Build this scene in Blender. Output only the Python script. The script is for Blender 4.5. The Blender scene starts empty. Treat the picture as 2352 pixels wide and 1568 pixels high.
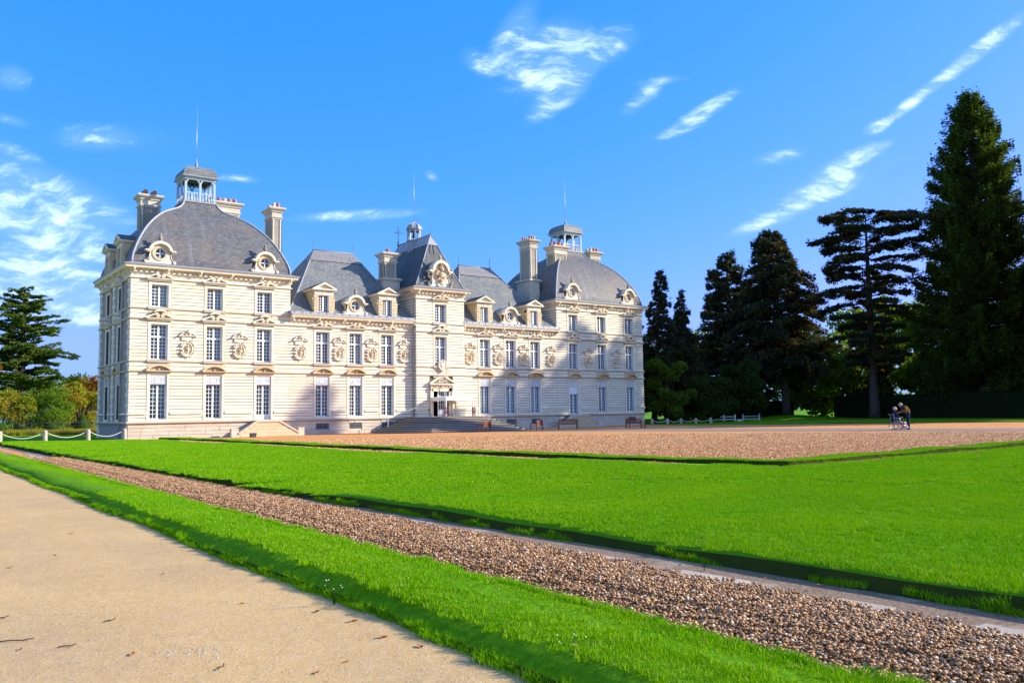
import bpy, math, random
import numpy as np
from mathutils import Matrix, Vector
random.seed(7); rng = np.random.default_rng(11)
scn = bpy.context.scene
COL = scn.collection
R_ = math.radians

# ------------------------------------------------------------------ camera
cam_d = bpy.data.cameras.new('camera'); cam_d.lens = 29.88; cam_d.sensor_width = 36
cam_d.clip_start = 0.1; cam_d.clip_end = 4000
cam = bpy.data.objects.new('camera', cam_d); COL.objects.link(cam)
CR = Vector((0.80357, -0.59502, -0.01509)); CU = Vector((-0.03691, -0.07511, 0.99649)); CF = Vector((0.59407, 0.80019, 0.08232))
CAM = Vector((-14.773, -67.80, 1.665))
cam.matrix_world = Matrix(((CR.x, CU.x, -CF.x, CAM.x), (CR.y, CU.y, -CF.y, CAM.y), (CR.z, CU.z, -CF.z, CAM.z), (0, 0, 0, 1)))
scn.camera = cam

# ------------------------------------------------------------------ light and exposure
SUN = Vector((1.85, -1.0, 0.9)).normalized()
sun_d = bpy.data.lights.new('sun', 'SUN'); sun_d.energy = 4.8; sun_d.angle = R_(0.5); sun_d.color = (1.0, 0.90, 0.74)
sun = bpy.data.objects.new('sun', sun_d); COL.objects.link(sun)
sun.rotation_euler = SUN.to_track_quat('Z', 'Y').to_euler()
scn.view_settings.view_transform = 'Standard'; scn.view_settings.look = 'None'
scn.view_settings.gamma = 1; scn.view_settings.use_curve_mapping = False
scn.view_settings.exposure = 1.08
scn.cycles.max_bounces = 6; scn.cycles.diffuse_bounces = 3; scn.cycles.transparent_max_bounces = 12
scn.cycles.sample_clamp_indirect = 4.0

# ------------------------------------------------------------------ node helpers
class NT:
    def __init__(s, tree): s.t = tree; s.n = tree.nodes; s.l = tree.links
    def node(s, typ, **kw):
        n = s.n.new(typ)
        for k, v in kw.items(): setattr(n, k, v)
        return n
    def put(s, sock, v):
        if isinstance(v, bpy.types.NodeSocket): s.l.new(v, sock)
        elif v is not None:
            if sock.type == 'RGBA' and not isinstance(v, (int, float)) and len(v) == 3: v = (*v, 1)
            sock.default_value = v
    def math(s, op, a, b=None, c=None, clamp=False):
        n = s.node('ShaderNodeMath', operation=op, use_clamp=clamp)
        s.put(n.inputs[0], a); s.put(n.inputs[1], b); s.put(n.inputs[2], c); return n.outputs[0]
    def vmath(s, op, a, b=None, out=0):
        n = s.node('ShaderNodeVectorMath', operation=op); s.put(n.inputs[0], a); s.put(n.inputs[1], b); return n.outputs[out]
    def mix(s, f, a, b, mode='MIX'):
        n = s.node('ShaderNodeMix', data_type='RGBA', blend_type=mode)
        s.put(n.inputs[0], f); s.put(n.inputs[6], a); s.put(n.inputs[7], b); return n.outputs[2]
    def noise(s, vec, scale, detail=4, rough=.55, dist=0.0, out=0):
        n = s.node('ShaderNodeTexNoise'); s.put(n.inputs['Vector'], vec); n.inputs['Scale'].default_value = scale
        n.inputs['Detail'].default_value = detail; n.inputs['Roughness'].default_value = rough; n.inputs['Distortion'].default_value = dist
        return n.outputs[out]
    def ramp(s, f, *stops):
        n = s.node('ShaderNodeValToRGB'); e = n.color_ramp.elements
        while len(e) < len(stops): e.new(0.5)
        for el, (p, c) in zip(e, stops): el.position = p; el.color = (*c, 1) if len(c) == 3 else c
        s.put(n.inputs[0], f); return n.outputs[0]
    def step(s, f, a, b):
        n = s.node('ShaderNodeMapRange'); n.clamp = True; n.interpolation_type = 'SMOOTHSTEP'
        s.put(n.inputs[0], f); n.inputs[1].default_value = a; n.inputs[2].default_value = b; return n.outputs[0]
    def coord(s, which='Object'): return s.node('ShaderNodeTexCoord').outputs[which]
    def pos(s): return s.node('ShaderNodeNewGeometry').outputs['Position']
    def island(s): return s.node('ShaderNodeNewGeometry').outputs['Random Per Island']
    def orand(s): return s.node('ShaderNodeObjectInfo').outputs['Random']
    def scale(s, vec, v): 
        n = s.node('ShaderNodeMapping'); s.put(n.inputs[0], vec); n.inputs['Scale'].default_value = v; return n.outputs[0]

def material(name, fn, rough=.9, spec=.25, metal=0.0):
    m = bpy.data.materials.new(name); m.use_nodes = True
    t = NT(m.node_tree); b = t.n['Principled BSDF']
    b.inputs['Roughness'].default_value = rough; b.inputs['Metallic'].default_value = metal
    b.inputs['Specular IOR Level'].default_value = spec
    r = fn(t, b)
    if r is not None: t.put(b.inputs['Base Color'], r)
    return m
def bump(t, b, h, strength=.3, dist=.02):
    n = t.node('ShaderNodeBump'); n.inputs['Strength'].default_value = strength; n.inputs['Distance'].default_value = dist
    t.put(n.inputs['Height'], h); t.l.new(n.outputs[0], b.inputs['Normal'])
def flat(name, col, rough=.7, spec=.3, metal=0.0, var=.12):
    def f(t, b):
        n = t.noise(t.pos(), 3.0, 3)
        return t.mix(n, tuple(c * (1 - var) for c in col), tuple(min(1, c * (1 + var)) for c in col))
    return material(name, f, rough, spec, metal)

# ------------------------------------------------------------------ world: sky and cirrus
world = bpy.data.worlds.new('World'); scn.world = world; world.use_nodes = True
w = NT(world.node_tree); bg = w.n['Background']; bg.inputs[1].default_value = 0.105
sky = w.node('ShaderNodeTexSky', sky_type='NISHITA'); sky.sun_disc = False
sky.sun_elevation = math.asin(SUN.z); sky.sun_rotation = math.atan2(SUN.x, SUN.y)
sky.air_density = 1.0; sky.dust_density = 0.9; sky.ozone_density = 2.0; sky.altitude = 100
g = w.coord('Generated')
dR = w.vmath('DOT_PRODUCT', g, tuple(CR), out=1); dU = w.vmath('DOT_PRODUCT', g, tuple(CU), out=1); dF = w.vmath('DOT_PRODUCT', g, tuple(CF), out=1)
den = w.math('MAXIMUM', dF, 0.08)
cu = w.math('DIVIDE', dR, den); cv = w.math('DIVIDE', dU, den)
comb = w.node('ShaderNodeCombineXYZ'); w.put(comb.inputs[0], cu); w.put(comb.inputs[1], cv)
cvec = comb.outputs[0]
def cloud(x, y, ang, lx, ly, amp):
    """soft elliptical bank of cirrus; x,y in photo view units, ang in degrees"""
    m = w.node('ShaderNodeMapping', vector_type='TEXTURE'); w.put(m.inputs[0], cvec)
    m.inputs['Location'].default_value = (x, y, 0); m.inputs['Rotation'].default_value = (0, 0, R_(ang)); m.inputs['Scale'].default_value = (lx, ly, 1)
    ln = w.vmath('LENGTH', m.outputs[0], out=1)
    return w.math('MULTIPLY', w.math('SUBTRACT', 1.0, ln, clamp=True), amp * 1.15)
T2 = lambda x, y: ((x - 1176) / 1952.0, (784 - y) / 1952.0)
BANKS = []
def bank(px, py, ang, lx, ly, amp): x, y = T2(px, py); BANKS.append(cloud(x, y, ang, lx / 1952.0, ly / 1952.0, amp))
for a in [(1180, 70, 55, 110, 45, .95), (1240, 110, 20, 140, 70, .9), (1340, 130, 22, 170, 50, 1.0), (1290, 215, 40, 120, 40, 1.0), (1250, 180, -20, 120, 60, .7), (1100, 145, -30, 60, 35, .8),
          (1610, 262, 32, 130, 24, 1.25), (1480, 220, 40, 90, 28, .7), (1520, 185, 5, 90, 12, .5), (1560, 300, 15, 90, 16, .7),
          (2250, 115, 38, 190, 26, 1.3), (2100, 230, 38, 130, 20, .9), (2015, 292, 20, 45, 22, 1.1), (1960, 365, 25, 120, 28, .85), (1890, 435, 20, 110, 32, 1.25), (1790, 360, 12, 80, 24, .7), (1760, 510, 20, 120, 24, .85),
          (820, 495, 3, 190, 18, 1.15), (990, 403, -30, 26, 16, .7), (540, 410, -5, 80, 14, .5), (215, 315, 0, 110, 40, .6), (30, 180, -10, 60, 40, .9), (20, 275, -15, 70, 18, .7), (30, 345, -20, 90, 22, .7),
          (110, 440, -22, 270, 70, .95), (140, 540, -18, 260, 50, 1.05), (90, 500, -25, 220, 70, .7), (150, 640, -10, 250, 45, 1.15), (60, 690, -8, 220, 60, .9), (40, 600, 0, 200, 40, .6), (190, 720, -4, 130, 30, .8), (60, 560, -10, 330, 190, .42), (120, 690, -5, 300, 90, .4), (1900, 430, 22, 260, 70, .35), (1270, 150, 30, 230, 120, .35), (300, 320, 0, 260, 60, .28)]:
    bank(*a)
tot = BANKS[0]
for bk in BANKS[1:]: tot = w.math('ADD', tot, bk)
warp = w.noise(cvec, 5.0, 3, .6, out=1)
wv = w.vmath('ADD', cvec, w.vmath('MULTIPLY', w.vmath('SUBTRACT', warp, (.5, .5, .5)), (.10, .10, 0)))
mr = w.node('ShaderNodeMapping'); w.put(mr.inputs[0], wv); mr.inputs['Rotation'].default_value = (0, 0, R_(-28)); mr.inputs['Scale'].default_value = (22, 72, 1)
fine = w.noise(mr.outputs[0], 1.0, 10, .66)
mr2 = w.node('ShaderNodeMapping'); w.put(mr2.inputs[0], wv); mr2.inputs['Rotation'].default_value = (0, 0, R_(18)); mr2.inputs['Scale'].default_value = (10, 22, 1)
coarse = w.noise(mr2.outputs[0], 1.0, 6, .6)
tex = w.math('ADD', w.math('MULTIPLY', w.math('SUBTRACT', fine, .5), 2.5), w.math('MULTIPLY', w.math('SUBTRACT', coarse, .5), 1.9))
tm = w.math('MINIMUM', tot, 1.0)
wisp = w.step(w.math('ADD', tex, w.math('MULTIPLY', tm, .42)), .10, 1.05)
dens = w.math('MULTIPLY', w.math('MULTIPLY', w.math('ADD', w.math('MULTIPLY', wisp, 1.0), .12), w.step(tot, .0, .85)), .64, clamp=True)
farn = w.noise(w.scale(g, (3, 3, 7)), 1.0, 7, .6)                       # unseen clouds added outside the view to whiten the fill light
fill_c = w.math('MULTIPLY', w.step(farn, .42, .66), w.step(dF, .70, .50))
dens = w.math('MAXIMUM', dens, w.math('MULTIPLY', fill_c, .55))
sc_ = w.node('ShaderNodeSeparateColor'); w.put(sc_.inputs[0], sky.outputs[0]); cc_ = w.node('ShaderNodeCombineColor')
for k_, (ga, mu) in enumerate([(1.66, .202), (.54, 1.16), (.72, 2.2)]): w.put(cc_.inputs[k_], w.math('MULTIPLY', w.math('POWER', sc_.outputs[k_], ga), mu))
w.put(cc_.inputs[0], w.math('MINIMUM', w.math('MULTIPLY', w.math('POWER', sc_.outputs[0], 1.66), .202), w.math('MULTIPLY', w.math('POWER', sc_.outputs[1], .54), 1.16 * .60)))
skyc = cc_.outputs[0]
cl = w.mix(dens, skyc, (6.0, 7.4, 9.4))
w.l.new(cl, bg.inputs[0])

# ------------------------------------------------------------------ mesh helpers
class MB:
    def __init__(s): s.v = []; s.f = []; s.m = []; s.uv = []; s.sm = []
    def add(s, vs, fs, mi=0, uvs=None, smooth=False):
        n = len(s.v); s.v += [tuple(p) for p in vs]
        for k, f in enumerate(fs):
            s.f.append(tuple(n + i for i in f)); s.m.append(mi); s.sm.append(smooth); s.uv.append(uvs[k] if uvs else None)
    def box(s, x0, x1, y0, y1, z0, z1, mi=0):
        s.add([(x0, y0, z0), (x1, y0, z0), (x1, y1, z0), (x0, y1, z0), (x0, y0, z1), (x1, y0, z1), (x1, y1, z1), (x0, y1, z1)],
              [(0, 3, 2, 1), (4, 5, 6, 7), (0, 1, 5, 4), (1, 2, 6, 5), (2, 3, 7, 6), (3, 0, 4, 7)], mi)
    def prism(s, poly, y0, y1, mi=0, smooth=False):          # poly in (x,z), counter-clockwise seen from the front (-y)
        n = len(poly)
        s.add([(x, y0, z) for x, z in poly] + [(x, y1, z) for x, z in poly],
              [tuple(range(n)), tuple(range(2 * n - 1, n - 1, -1))] + [(i, i + n, (i + 1) % n + n, (i + 1) % n) for i in range(n)], mi)
    def band(s, outer, inner, y0, y1, mi=0, closed=True):    # ring between two same-length outlines in (x,z)
        n = len(outer); vs = [(x, y0, z) for x, z in outer] + [(x, y0, z) for x, z in inner] + [(x, y1, z) for x, z in outer] + [(x, y1, z) for x, z in inner]
        fs = []
        for i in range(n if closed else n - 1):
            j = (i + 1) % n
            fs += [(i, j, n + j, n + i), (i, 2 * n + i, 2 * n + j, j), (n + i, n + j, 3 * n + j, 3 * n + i)]
        if not closed: fs += [(0, n, 3 * n, 2 * n), (n - 1, 3 * n - 1, 4 * n - 1, 2 * n - 1)]
        s.add(vs, fs, mi)
    def lathe(s, prof, cx=0, cy=0, n=12, mi=0, sx=1, sy=1, smooth=True):
        vs = []; fs = []
        for r, z in prof:
            for k in range(n): a = 2 * math.pi * k / n; vs.append((cx + r * sx * math.cos(a), cy + r * sy * math.sin(a), z))
        for i in range(len(prof) - 1):
            for k in range(n): fs.append((i * n + k, i * n + (k + 1) % n, (i + 1) * n + (k + 1) % n, (i + 1) * n + k))
        fs.append(tuple(range(n - 1, -1, -1))); fs.append(tuple((len(prof) - 1) * n + k for k in range(n)))
        s.add(vs, fs, mi, smooth=smooth)
    def ball(s, c, r, mi=0, n=8, m=6):
        if isinstance(r, (int, float)): r = (r, r, r)
        vs = [(c[0], c[1], c[2] - r[2])]; fs = []
        for i in range(1, m):
            t = -math.pi / 2 + math.pi * i / m
            for k in range(n): a = 2 * math.pi * k / n; vs.append((c[0] + r[0] * math.cos(t) * math.cos(a), c[1] + r[1] * math.cos(t) * math.sin(a), c[2] + r[2] * math.sin(t)))
        vs.append((c[0], c[1], c[2] + r[2])); L = len(vs) - 1
        for k in range(n): fs.append((0, 1 + (k + 1) % n, 1 + k)); fs.append((L, L - n + k, L - n + (k + 1) % n))
        for i in range(m - 2):
            for k in range(n): a = 1 + i * n; fs.append((a + k, a + (k + 1) % n, a + n + (k + 1) % n, a + n + k))
        s.add(vs, fs, mi, smooth=True)
    def tube(s, path, r, n=6, mi=0, cap=True):
        P = [Vector(p) for p in path]; rr = r if isinstance(r, (list, tuple)) else [r] * len(P)
        vs = []; fs = []; prev = None
        for i, p in enumerate(P):
            d = (P[min(i + 1, len(P) - 1)] - P[max(i - 1, 0)]).normalized()
            if prev is None:
                a = Vector((0, 0, 1)) if abs(d.z) < .9 else Vector((1, 0, 0)); u = d.cross(a).normalized()
            else: u = (prev - d * prev.dot(d)).normalized()
            prev = u; v = d.cross(u)
            for k in range(n): a = 2 * math.pi * k / n; vs.append(p + (u * math.cos(a) + v * math.sin(a)) * rr[i])
        for i in range(len(P) - 1):
            for k in range(n): fs.append((i * n + k, i * n + (k + 1) % n, (i + 1) * n + (k + 1) % n, (i + 1) * n + k))
        if cap: fs.append(tuple(range(n - 1, -1, -1))); fs.append(tuple((len(P) - 1) * n + k for k in range(n)))
        s.add(vs, fs, mi, smooth=True)
    def sweep(s, path, prof, mi=0, closed=False):            # path in (x,y), outward is on its right; prof is (out,z)
        n = len(path); vs = []; m = len(prof)
        def nrm(a, b): d = Vector((b[0] - a[0], b[1] - a[1])).normalized(); return Vector((d.y, -d.x))
        for i in range(n):
            if closed: n1 = nrm(path[i - 1], path[i]); n2 = nrm(path[i], path[(i + 1) % n])
            else: n1 = nrm(path[max(i - 1, 0)], path[max(i - 1, 0) + 1]); n2 = nrm(path[min(i, n - 2)], path[min(i, n - 2) + 1])
            b = (n1 + n2); b = b / b.length; k = 1 / max(.3, b.dot(n1))
            for o, z in prof: vs.append((path[i][0] + b.x * o * k, path[i][1] + b.y * o * k, z))
        fs = []
        for i in range(n if closed else n - 1):
            j = (i + 1) % n
            for q in range(m - 1): fs.append((i * m + q, j * m + q, j * m + q + 1, i * m + q + 1))
        if not closed: fs.append(tuple(range(m))); fs.append(tuple((n - 1) * m + q for q in range(m - 1, -1, -1)))
        s.add(vs, fs, mi)
    def mesh(s, name, mats):
        me = bpy.data.meshes.new(name); me.from_pydata([tuple(v) for v in s.v], [], s.f)
        for m in (mats if isinstance(mats, (list, tuple)) else [mats]): me.materials.append(m)
        me.polygons.foreach_set('material_index', s.m); me.polygons.foreach_set('use_smooth', s.sm)
        if any(u is not None for u in s.uv):
            L = me.uv_layers.new(name='UVMap').data; k = 0
            for f, u in zip(s.f, s.uv):
                for q in range(len(f)):
                    if u: L[k].uv = u[q]
                    k += 1
        me.update(); return me
def link(name, data, parent=None, loc=None, rot=None, scale=None):
    o = bpy.data.objects.new(name, data); COL.objects.link(o)
    if parent: o.parent = parent
    if loc: o.location = loc
    if rot is not None: o.rotation_euler = rot if isinstance(rot, (tuple, list)) else (0, 0, rot)
    if scale: o.scale = scale if isinstance(scale, (tuple, list)) else (scale,) * 3
    return o
def tag(o, label=None, cat=None, group=None, kind=None):
    if label: o['label'] = label
    if cat: o['category'] = cat
    if group: o['group'] = group
    if kind: o['kind'] = kind
    return o
def build(name, mb, mats, parent=None, **kw): return link(name, mb.mesh(name, mats), parent, **kw)
def copy_tree(o, parent=None):
    c = o.copy(); COL.objects.link(c)
    if parent is not None: c.parent = parent
    for ch in list(o.children): copy_tree(ch, c)
    return c
def catmull(pts, k=4):
    out = []; n = len(pts); P = [np.array(p, float) for p in pts]
    for i in range(n - 1):
        p0, p1, p2, p3 = P[max(i - 1, 0)], P[i], P[i + 1], P[min(i + 2, n - 1)]
        for j in range(k):
            t = j / k; out.append(tuple(.5 * (2 * p1 + (p2 - p0) * t + (2 * p0 - 5 * p1 + 4 * p2 - p3) * t * t + (3 * p1 - p0 - 3 * p2 + p3) * t ** 3)))
    out.append(tuple(P[-1])); return out

# ------------------------------------------------------------------ materials
def m_stone(name, base, warm, amt=.5, stain=.5):
    def f(t, b):
        p = t.pos(); n1 = t.noise(p, .55, 5, .6); n2 = t.noise(p, 7.0, 4, .6)
        c = t.mix(t.step(t.math('ADD', t.math('MULTIPLY', t.orand(), .5), t.math('MULTIPLY', n1, .6)), .45, .95), base, warm)
        c = t.mix(t.math('MULTIPLY', t.step(n2, .35, .8), .22), c, tuple(x * .72 for x in base))
        sx_ = t.node('ShaderNodeSeparateXYZ'); t.put(sx_.inputs[0], p); cx_ = t.node('ShaderNodeCombineXYZ'); t.put(cx_.inputs[0], t.math('ADD', sx_.outputs[0], sx_.outputs[1])); t.put(cx_.inputs[1], t.math('ADD', sx_.outputs[2], .02))
        bk_ = t.node('ShaderNodeTexBrick'); t.put(bk_.inputs[0], cx_.outputs[0]); bk_.inputs['Scale'].default_value = 1; bk_.inputs['Brick Width'].default_value = .82; bk_.inputs['Row Height'].default_value = .254; bk_.inputs['Mortar Size'].default_value = .006
        bk_.inputs[1].default_value = (.90, .88, .84, 1); bk_.inputs[2].default_value = (1.05, 1.04, 1.02, 1); bk_.inputs[3].default_value = (.74, .70, .62, 1)
        c = t.mix(.8, c, bk_.outputs[0], 'MULTIPLY')
        pst = t.scale(p, (1.6, 1.6, .35)); st = t.step(t.noise(pst, 1.0, 6, .65), .60, .78)
        c = t.mix(t.math('MULTIPLY', st, stain), c, (base[0] * .80, base[1] * .66, base[2] * .54))
        bump(t, b, n2, .25, .01); return c
    return material(name, f, .92, .15)
STONE = m_stone('limestone', (.80, .71, .56), (.78, .64, .46), stain=.45)
JOINT = flat('dark_joint', (.16, .13, .09), 1, 0)
STONE_W = m_stone('warm_limestone', (.60, .49, .32), (.62, .44, .24), stain=.5)
STONE_P = m_stone('plinth_stone', (.60, .52, .41), (.55, .41, .29), stain=.7)
STONE_G = m_stone('weathered_stone', (.36, .33, .27), (.25, .23, .19), stain=.8)
STONE_C = m_stone('chimney_stone', (.62, .56, .46), (.46, .42, .34), stain=.8)
THATCH_SHADE = flat('turf_side_shade', (.035, .05, .010), 1, 0, var=.4)  # thatch on the cut edge, darkened so its shade is in the colour
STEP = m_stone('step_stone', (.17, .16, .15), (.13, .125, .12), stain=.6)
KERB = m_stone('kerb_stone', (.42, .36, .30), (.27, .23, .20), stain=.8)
WHITE = flat('white_paint', (.78, .78, .77), .55, .35, var=.03)
PANEL = flat('white_carved_panel', (.58, .59, .60), .7, .2, var=.04)
DARK = flat('dark_interior', (.012, .012, .012), 1, 0)  # black backing behind openings; the dark of unlit rooms put into the colour
CURT = flat('pale_curtain', (.42, .56, .52), .9, .1)
LEAD = flat('lead_sheet', (.27, .28, .31), .55, .4, var=.25)
LEADB = flat('ridge_lead', (.19, .18, .185), .6, .35, var=.3)
ZINC = flat('pale_blue_paint', (.40, .46, .50), .6, .3, var=.1)
IRONG = flat('grey_iron', (.22, .24, .26), .5, .4)
IRON = flat('dark_iron', (.04, .05, .06), .5, .4)
RODM = flat('lightning_rod_metal', (.35, .36, .38), .4, .5, .4)
TERRA = flat('terracotta', (.45, .16, .08), .85, .2, var=.3)
COPPER = flat('verdigris', (.10, .24, .24), .6, .3)
def f_glass(t, b):
    out = t.n['Material Output']; lw = t.node('ShaderNodeFresnel'); lw.inputs[0].default_value = 1.6
    tr = t.node('ShaderNodeBsdfTransparent'); tr.inputs[0].default_value = (.62, .70, .68, 1)
    gl = t.node('ShaderNodeBsdfGlossy'); gl.inputs['Roughness'].default_value = .03; gl.inputs[0].default_value = (.9, .95, 1, 1)
    n = t.noise(t.pos(), 2.5, 2); bp = t.node('ShaderNodeBump'); bp.inputs['Strength'].default_value = .12; bp.inputs['Distance'].default_value = .05
    t.put(bp.inputs['Height'], n); t.l.new(bp.outputs[0], gl.inputs['Normal'])
    mx = t.node('ShaderNodeMixShader'); t.put(mx.inputs[0], t.math('ADD', t.math('MULTIPLY', lw.outputs[0], .55), .02, clamp=True))
    t.l.new(tr.outputs[0], mx.inputs[1]); t.l.new(gl.outputs[0], mx.inputs[2]); t.l.new(mx.outputs[0], out.inputs[0])
GLASS = material('window_glass', f_glass)
def m_slate(name, c1, c2, lich, bw=.26, bh=.12, amt=.5):
    def f(t, b):
        uv = t.coord('UV'); br = t.node('ShaderNodeTexBrick'); t.put(br.inputs[0], uv)
        br.inputs['Scale'].default_value = 1; br.inputs['Brick Width'].default_value = bw; br.inputs['Row Height'].default_value = bh
        br.inputs['Mortar Size'].default_value = .02; br.inputs['Mortar Smooth'].default_value = .2; br.inputs['Bias'].default_value = -.2
        br.inputs[1].default_value = (*c1, 1); br.inputs[2].default_value = (*c2, 1); br.inputs[3].default_value = (.012, .012, .014, 1)
        p = t.pos(); n = t.noise(t.scale(p, (1, 1, .5)), .7, 6, .65); n2 = t.noise(t.scale(uv, (1, 2.2, 1)), 5, 5, .75)
        c = t.mix(t.math('MULTIPLY', t.step(n, .42, .72), amt), br.outputs[0], lich)
        c = t.mix(t.math('MULTIPLY', t.step(n2, .56, .70), .55), c, tuple(min(1, x * 2.3 + .04) for x in lich))
        st = t.step(t.noise(t.scale(uv, (1.3, .10, 1)), 1.0, 4, .6), .55, .75)
        c = t.mix(t.math('MULTIPLY', st, .5), c, (.20, .23, .27))
        wv_ = t.node('ShaderNodeTexWave', wave_type='BANDS', bands_direction='Y'); t.put(wv_.inputs[0], uv)
        bump(t, b, t.math('ADD', br.outputs[1], t.math('MULTIPLY', n2, -.6)), -.6, .02); return c
    return material(name, f, .62, .35)
SLATE = m_slate('dome_slate', (.12, .125, .14), (.26, .255, .26), (.17, .135, .10), .24, .105, .55)
SLATE2 = m_slate('wing_slate', (.16, .18, .19), (.32, .335, .34), (.26, .24, .18), .24, .105, .4)
SLATE3 = m_slate('tower_slate', (.07, .08, .095), (.10, .11, .125), (.13, .13, .12), amt=.4)
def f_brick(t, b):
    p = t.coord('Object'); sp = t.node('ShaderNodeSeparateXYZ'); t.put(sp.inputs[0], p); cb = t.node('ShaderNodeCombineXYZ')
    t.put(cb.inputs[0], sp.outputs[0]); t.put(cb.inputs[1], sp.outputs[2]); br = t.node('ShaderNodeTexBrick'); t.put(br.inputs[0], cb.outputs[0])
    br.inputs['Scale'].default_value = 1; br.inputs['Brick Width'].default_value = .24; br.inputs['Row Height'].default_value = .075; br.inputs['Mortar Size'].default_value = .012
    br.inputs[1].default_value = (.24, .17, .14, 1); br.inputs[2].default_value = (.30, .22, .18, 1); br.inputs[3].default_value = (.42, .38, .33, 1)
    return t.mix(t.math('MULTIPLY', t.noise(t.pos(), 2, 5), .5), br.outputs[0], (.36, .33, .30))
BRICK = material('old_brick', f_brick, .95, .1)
def m_leaf(name, c1, c2, trans=.35, c3=None):
    def f(t, b):
        out = t.n['Material Output']; r = t.island(); n = t.noise(t.pos(), .35, 3)
        c = t.mix(t.math('ADD', t.math('MULTIPLY', r, .6), t.math('MULTIPLY', n, .4)), c1, c2)
        if c3: c = t.mix(t.step(t.math('ADD', t.math('MULTIPLY', n, .8), t.math('MULTIPLY', r, .3)), .52, .72), c, c3)
        d = t.node('ShaderNodeBsdfDiffuse'); t.put(d.inputs[0], c); tl = t.node('ShaderNodeBsdfTranslucent'); t.put(tl.inputs[0], t.mix(1.0, c, (1.3, 1.25, .6), 'MULTIPLY'))
        mx = t.node('ShaderNodeMixShader'); mx.inputs[0].default_value = trans; t.l.new(d.outputs[0], mx.inputs[1]); t.l.new(tl.outputs[0], mx.inputs[2]); t.l.new(mx.outputs[0], out.inputs[0])
    return material(name, f)
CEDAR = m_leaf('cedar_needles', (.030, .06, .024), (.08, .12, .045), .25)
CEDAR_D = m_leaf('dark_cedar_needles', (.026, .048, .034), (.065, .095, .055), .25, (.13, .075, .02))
CEDAR_L = m_leaf('sunlit_cedar_needles', (.06, .115, .025), (.16, .23, .04), .3)  # brighter copy of the cedar needles, sunlight put into the colour
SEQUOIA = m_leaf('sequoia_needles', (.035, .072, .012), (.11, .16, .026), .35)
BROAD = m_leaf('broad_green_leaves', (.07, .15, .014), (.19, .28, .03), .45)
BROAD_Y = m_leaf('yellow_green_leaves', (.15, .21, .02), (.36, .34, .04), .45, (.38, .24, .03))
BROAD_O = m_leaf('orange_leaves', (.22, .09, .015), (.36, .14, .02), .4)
BROAD_K = m_leaf('shaded_woodland_leaves', (.035, .075, .010), (.14, .19, .02), .4)  # darker copy of the broad leaves, woodland shade put into the colour
WOODK = m_leaf('deep_shade_leaves', (.018, .036, .010), (.05, .08, .016), .25)  # darkest leaf copy, deep shade painted into the colour
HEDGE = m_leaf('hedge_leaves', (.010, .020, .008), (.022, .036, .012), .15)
BOX = m_leaf('clipped_box_leaves', (.03, .07, .012), (.06, .11, .02), .2)
def f_bark(t, b):
    p = t.pos(); n = t.noise(t.scale(p, (6, 6, 1.2)), 1.5, 6, .7); bump(t, b, n, .8, .08); return t.ramp(n, (.3, (.03, .022, .018)), (.7, (.14, .10, .08)))
BARK = material('bark', f_bark, .95, .1)
def f_grass(t, b):
    out = t.n['Material Output']; r = t.island(); p = t.pos(); n = t.noise(p, .5, 4, .6); n2 = t.noise(t.scale(p, (1, 1, .2)), 3.2, 5, .7)
    c = t.mix(r, (.085, .27, .002), (.21, .45, .006)); c = t.mix(t.math('MULTIPLY', t.step(n, .4, .7), .5), c, (.24, .42, .005))
    c = t.mix(t.math('MULTIPLY', t.step(n2, .52, .72), .6), c, (.05, .20, .004))
    c = t.mix(t.step(r, .935, .95), c, (.46, .44, .12))
    d = t.node('ShaderNodeBsdfDiffuse'); t.put(d.inputs[0], c); tl = t.node('ShaderNodeBsdfTranslucent'); t.put(tl.inputs[0], t.mix(1.0, c, (1.25, 1.2, .5), 'MULTIPLY'))
    mx = t.node('ShaderNodeMixShader'); mx.inputs[0].default_value = .17; t.l.new(d.outputs[0], mx.inputs[1]); t.l.new(tl.outputs[0], mx.inputs[2]); t.l.new(mx.outputs[0], out.inputs[0])
GRASS = material('grass_blades', f_grass)
def f_turf(t, b):
    p = t.pos(); n = t.noise(p, 14, 5, .7); n2 = t.noise(p, .6, 4); c = t.ramp(n, (.3, (.04, .14, .002)), (.7, (.13, .32, .005)))
    bump(t, b, n, .8, .04); return t.mix(t.math('MULTIPLY', n2, .4), c, (.12, .24, .008))
TURF = material('turf', f_turf, 1, .05)
def f_gravel(t, b):
    p = t.pos(); v = t.node('ShaderNodeTexVoronoi'); t.put(v.inputs[0], p); v.inputs['Scale'].default_value = 26; v.inputs['Randomness'].default_value = 1
    sp = t.node('ShaderNodeSeparateColor'); t.put(sp.inputs[0], v.outputs['Color'])
    c = t.ramp(sp.outputs[0], (0, (.18, .065, .02)), (.35, (.46, .17, .05)), (.7, (.62, .27, .09)), (1, (.85, .52, .27)))
    n = t.noise(p, .35, 4); c = t.mix(t.math('MULTIPLY', n, .5), c, (.52, .25, .08)); bump(t, b, v.outputs['Distance'], -1.0, .03); return c
GRAVEL = material('gravel', f_gravel, .95, .1)
def f_pebble(t, b):
    r = t.island(); n = t.noise(t.pos(), 60, 3)
    c = t.ramp(r, (0, (.035, .02, .012)), (.2, (.15, .07, .025)), (.42, (.36, .165, .05)), (.65, (.52, .26, .085)), (.85, (.62, .38, .17)), (.94, (.30, .18, .12)), (1, (.85, .68, .48)))
    return t.mix(t.math('MULTIPLY', n, .2), c, (.20, .11, .06))
PEBBLE = material('pebbles', f_pebble, .6, .35)
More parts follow.
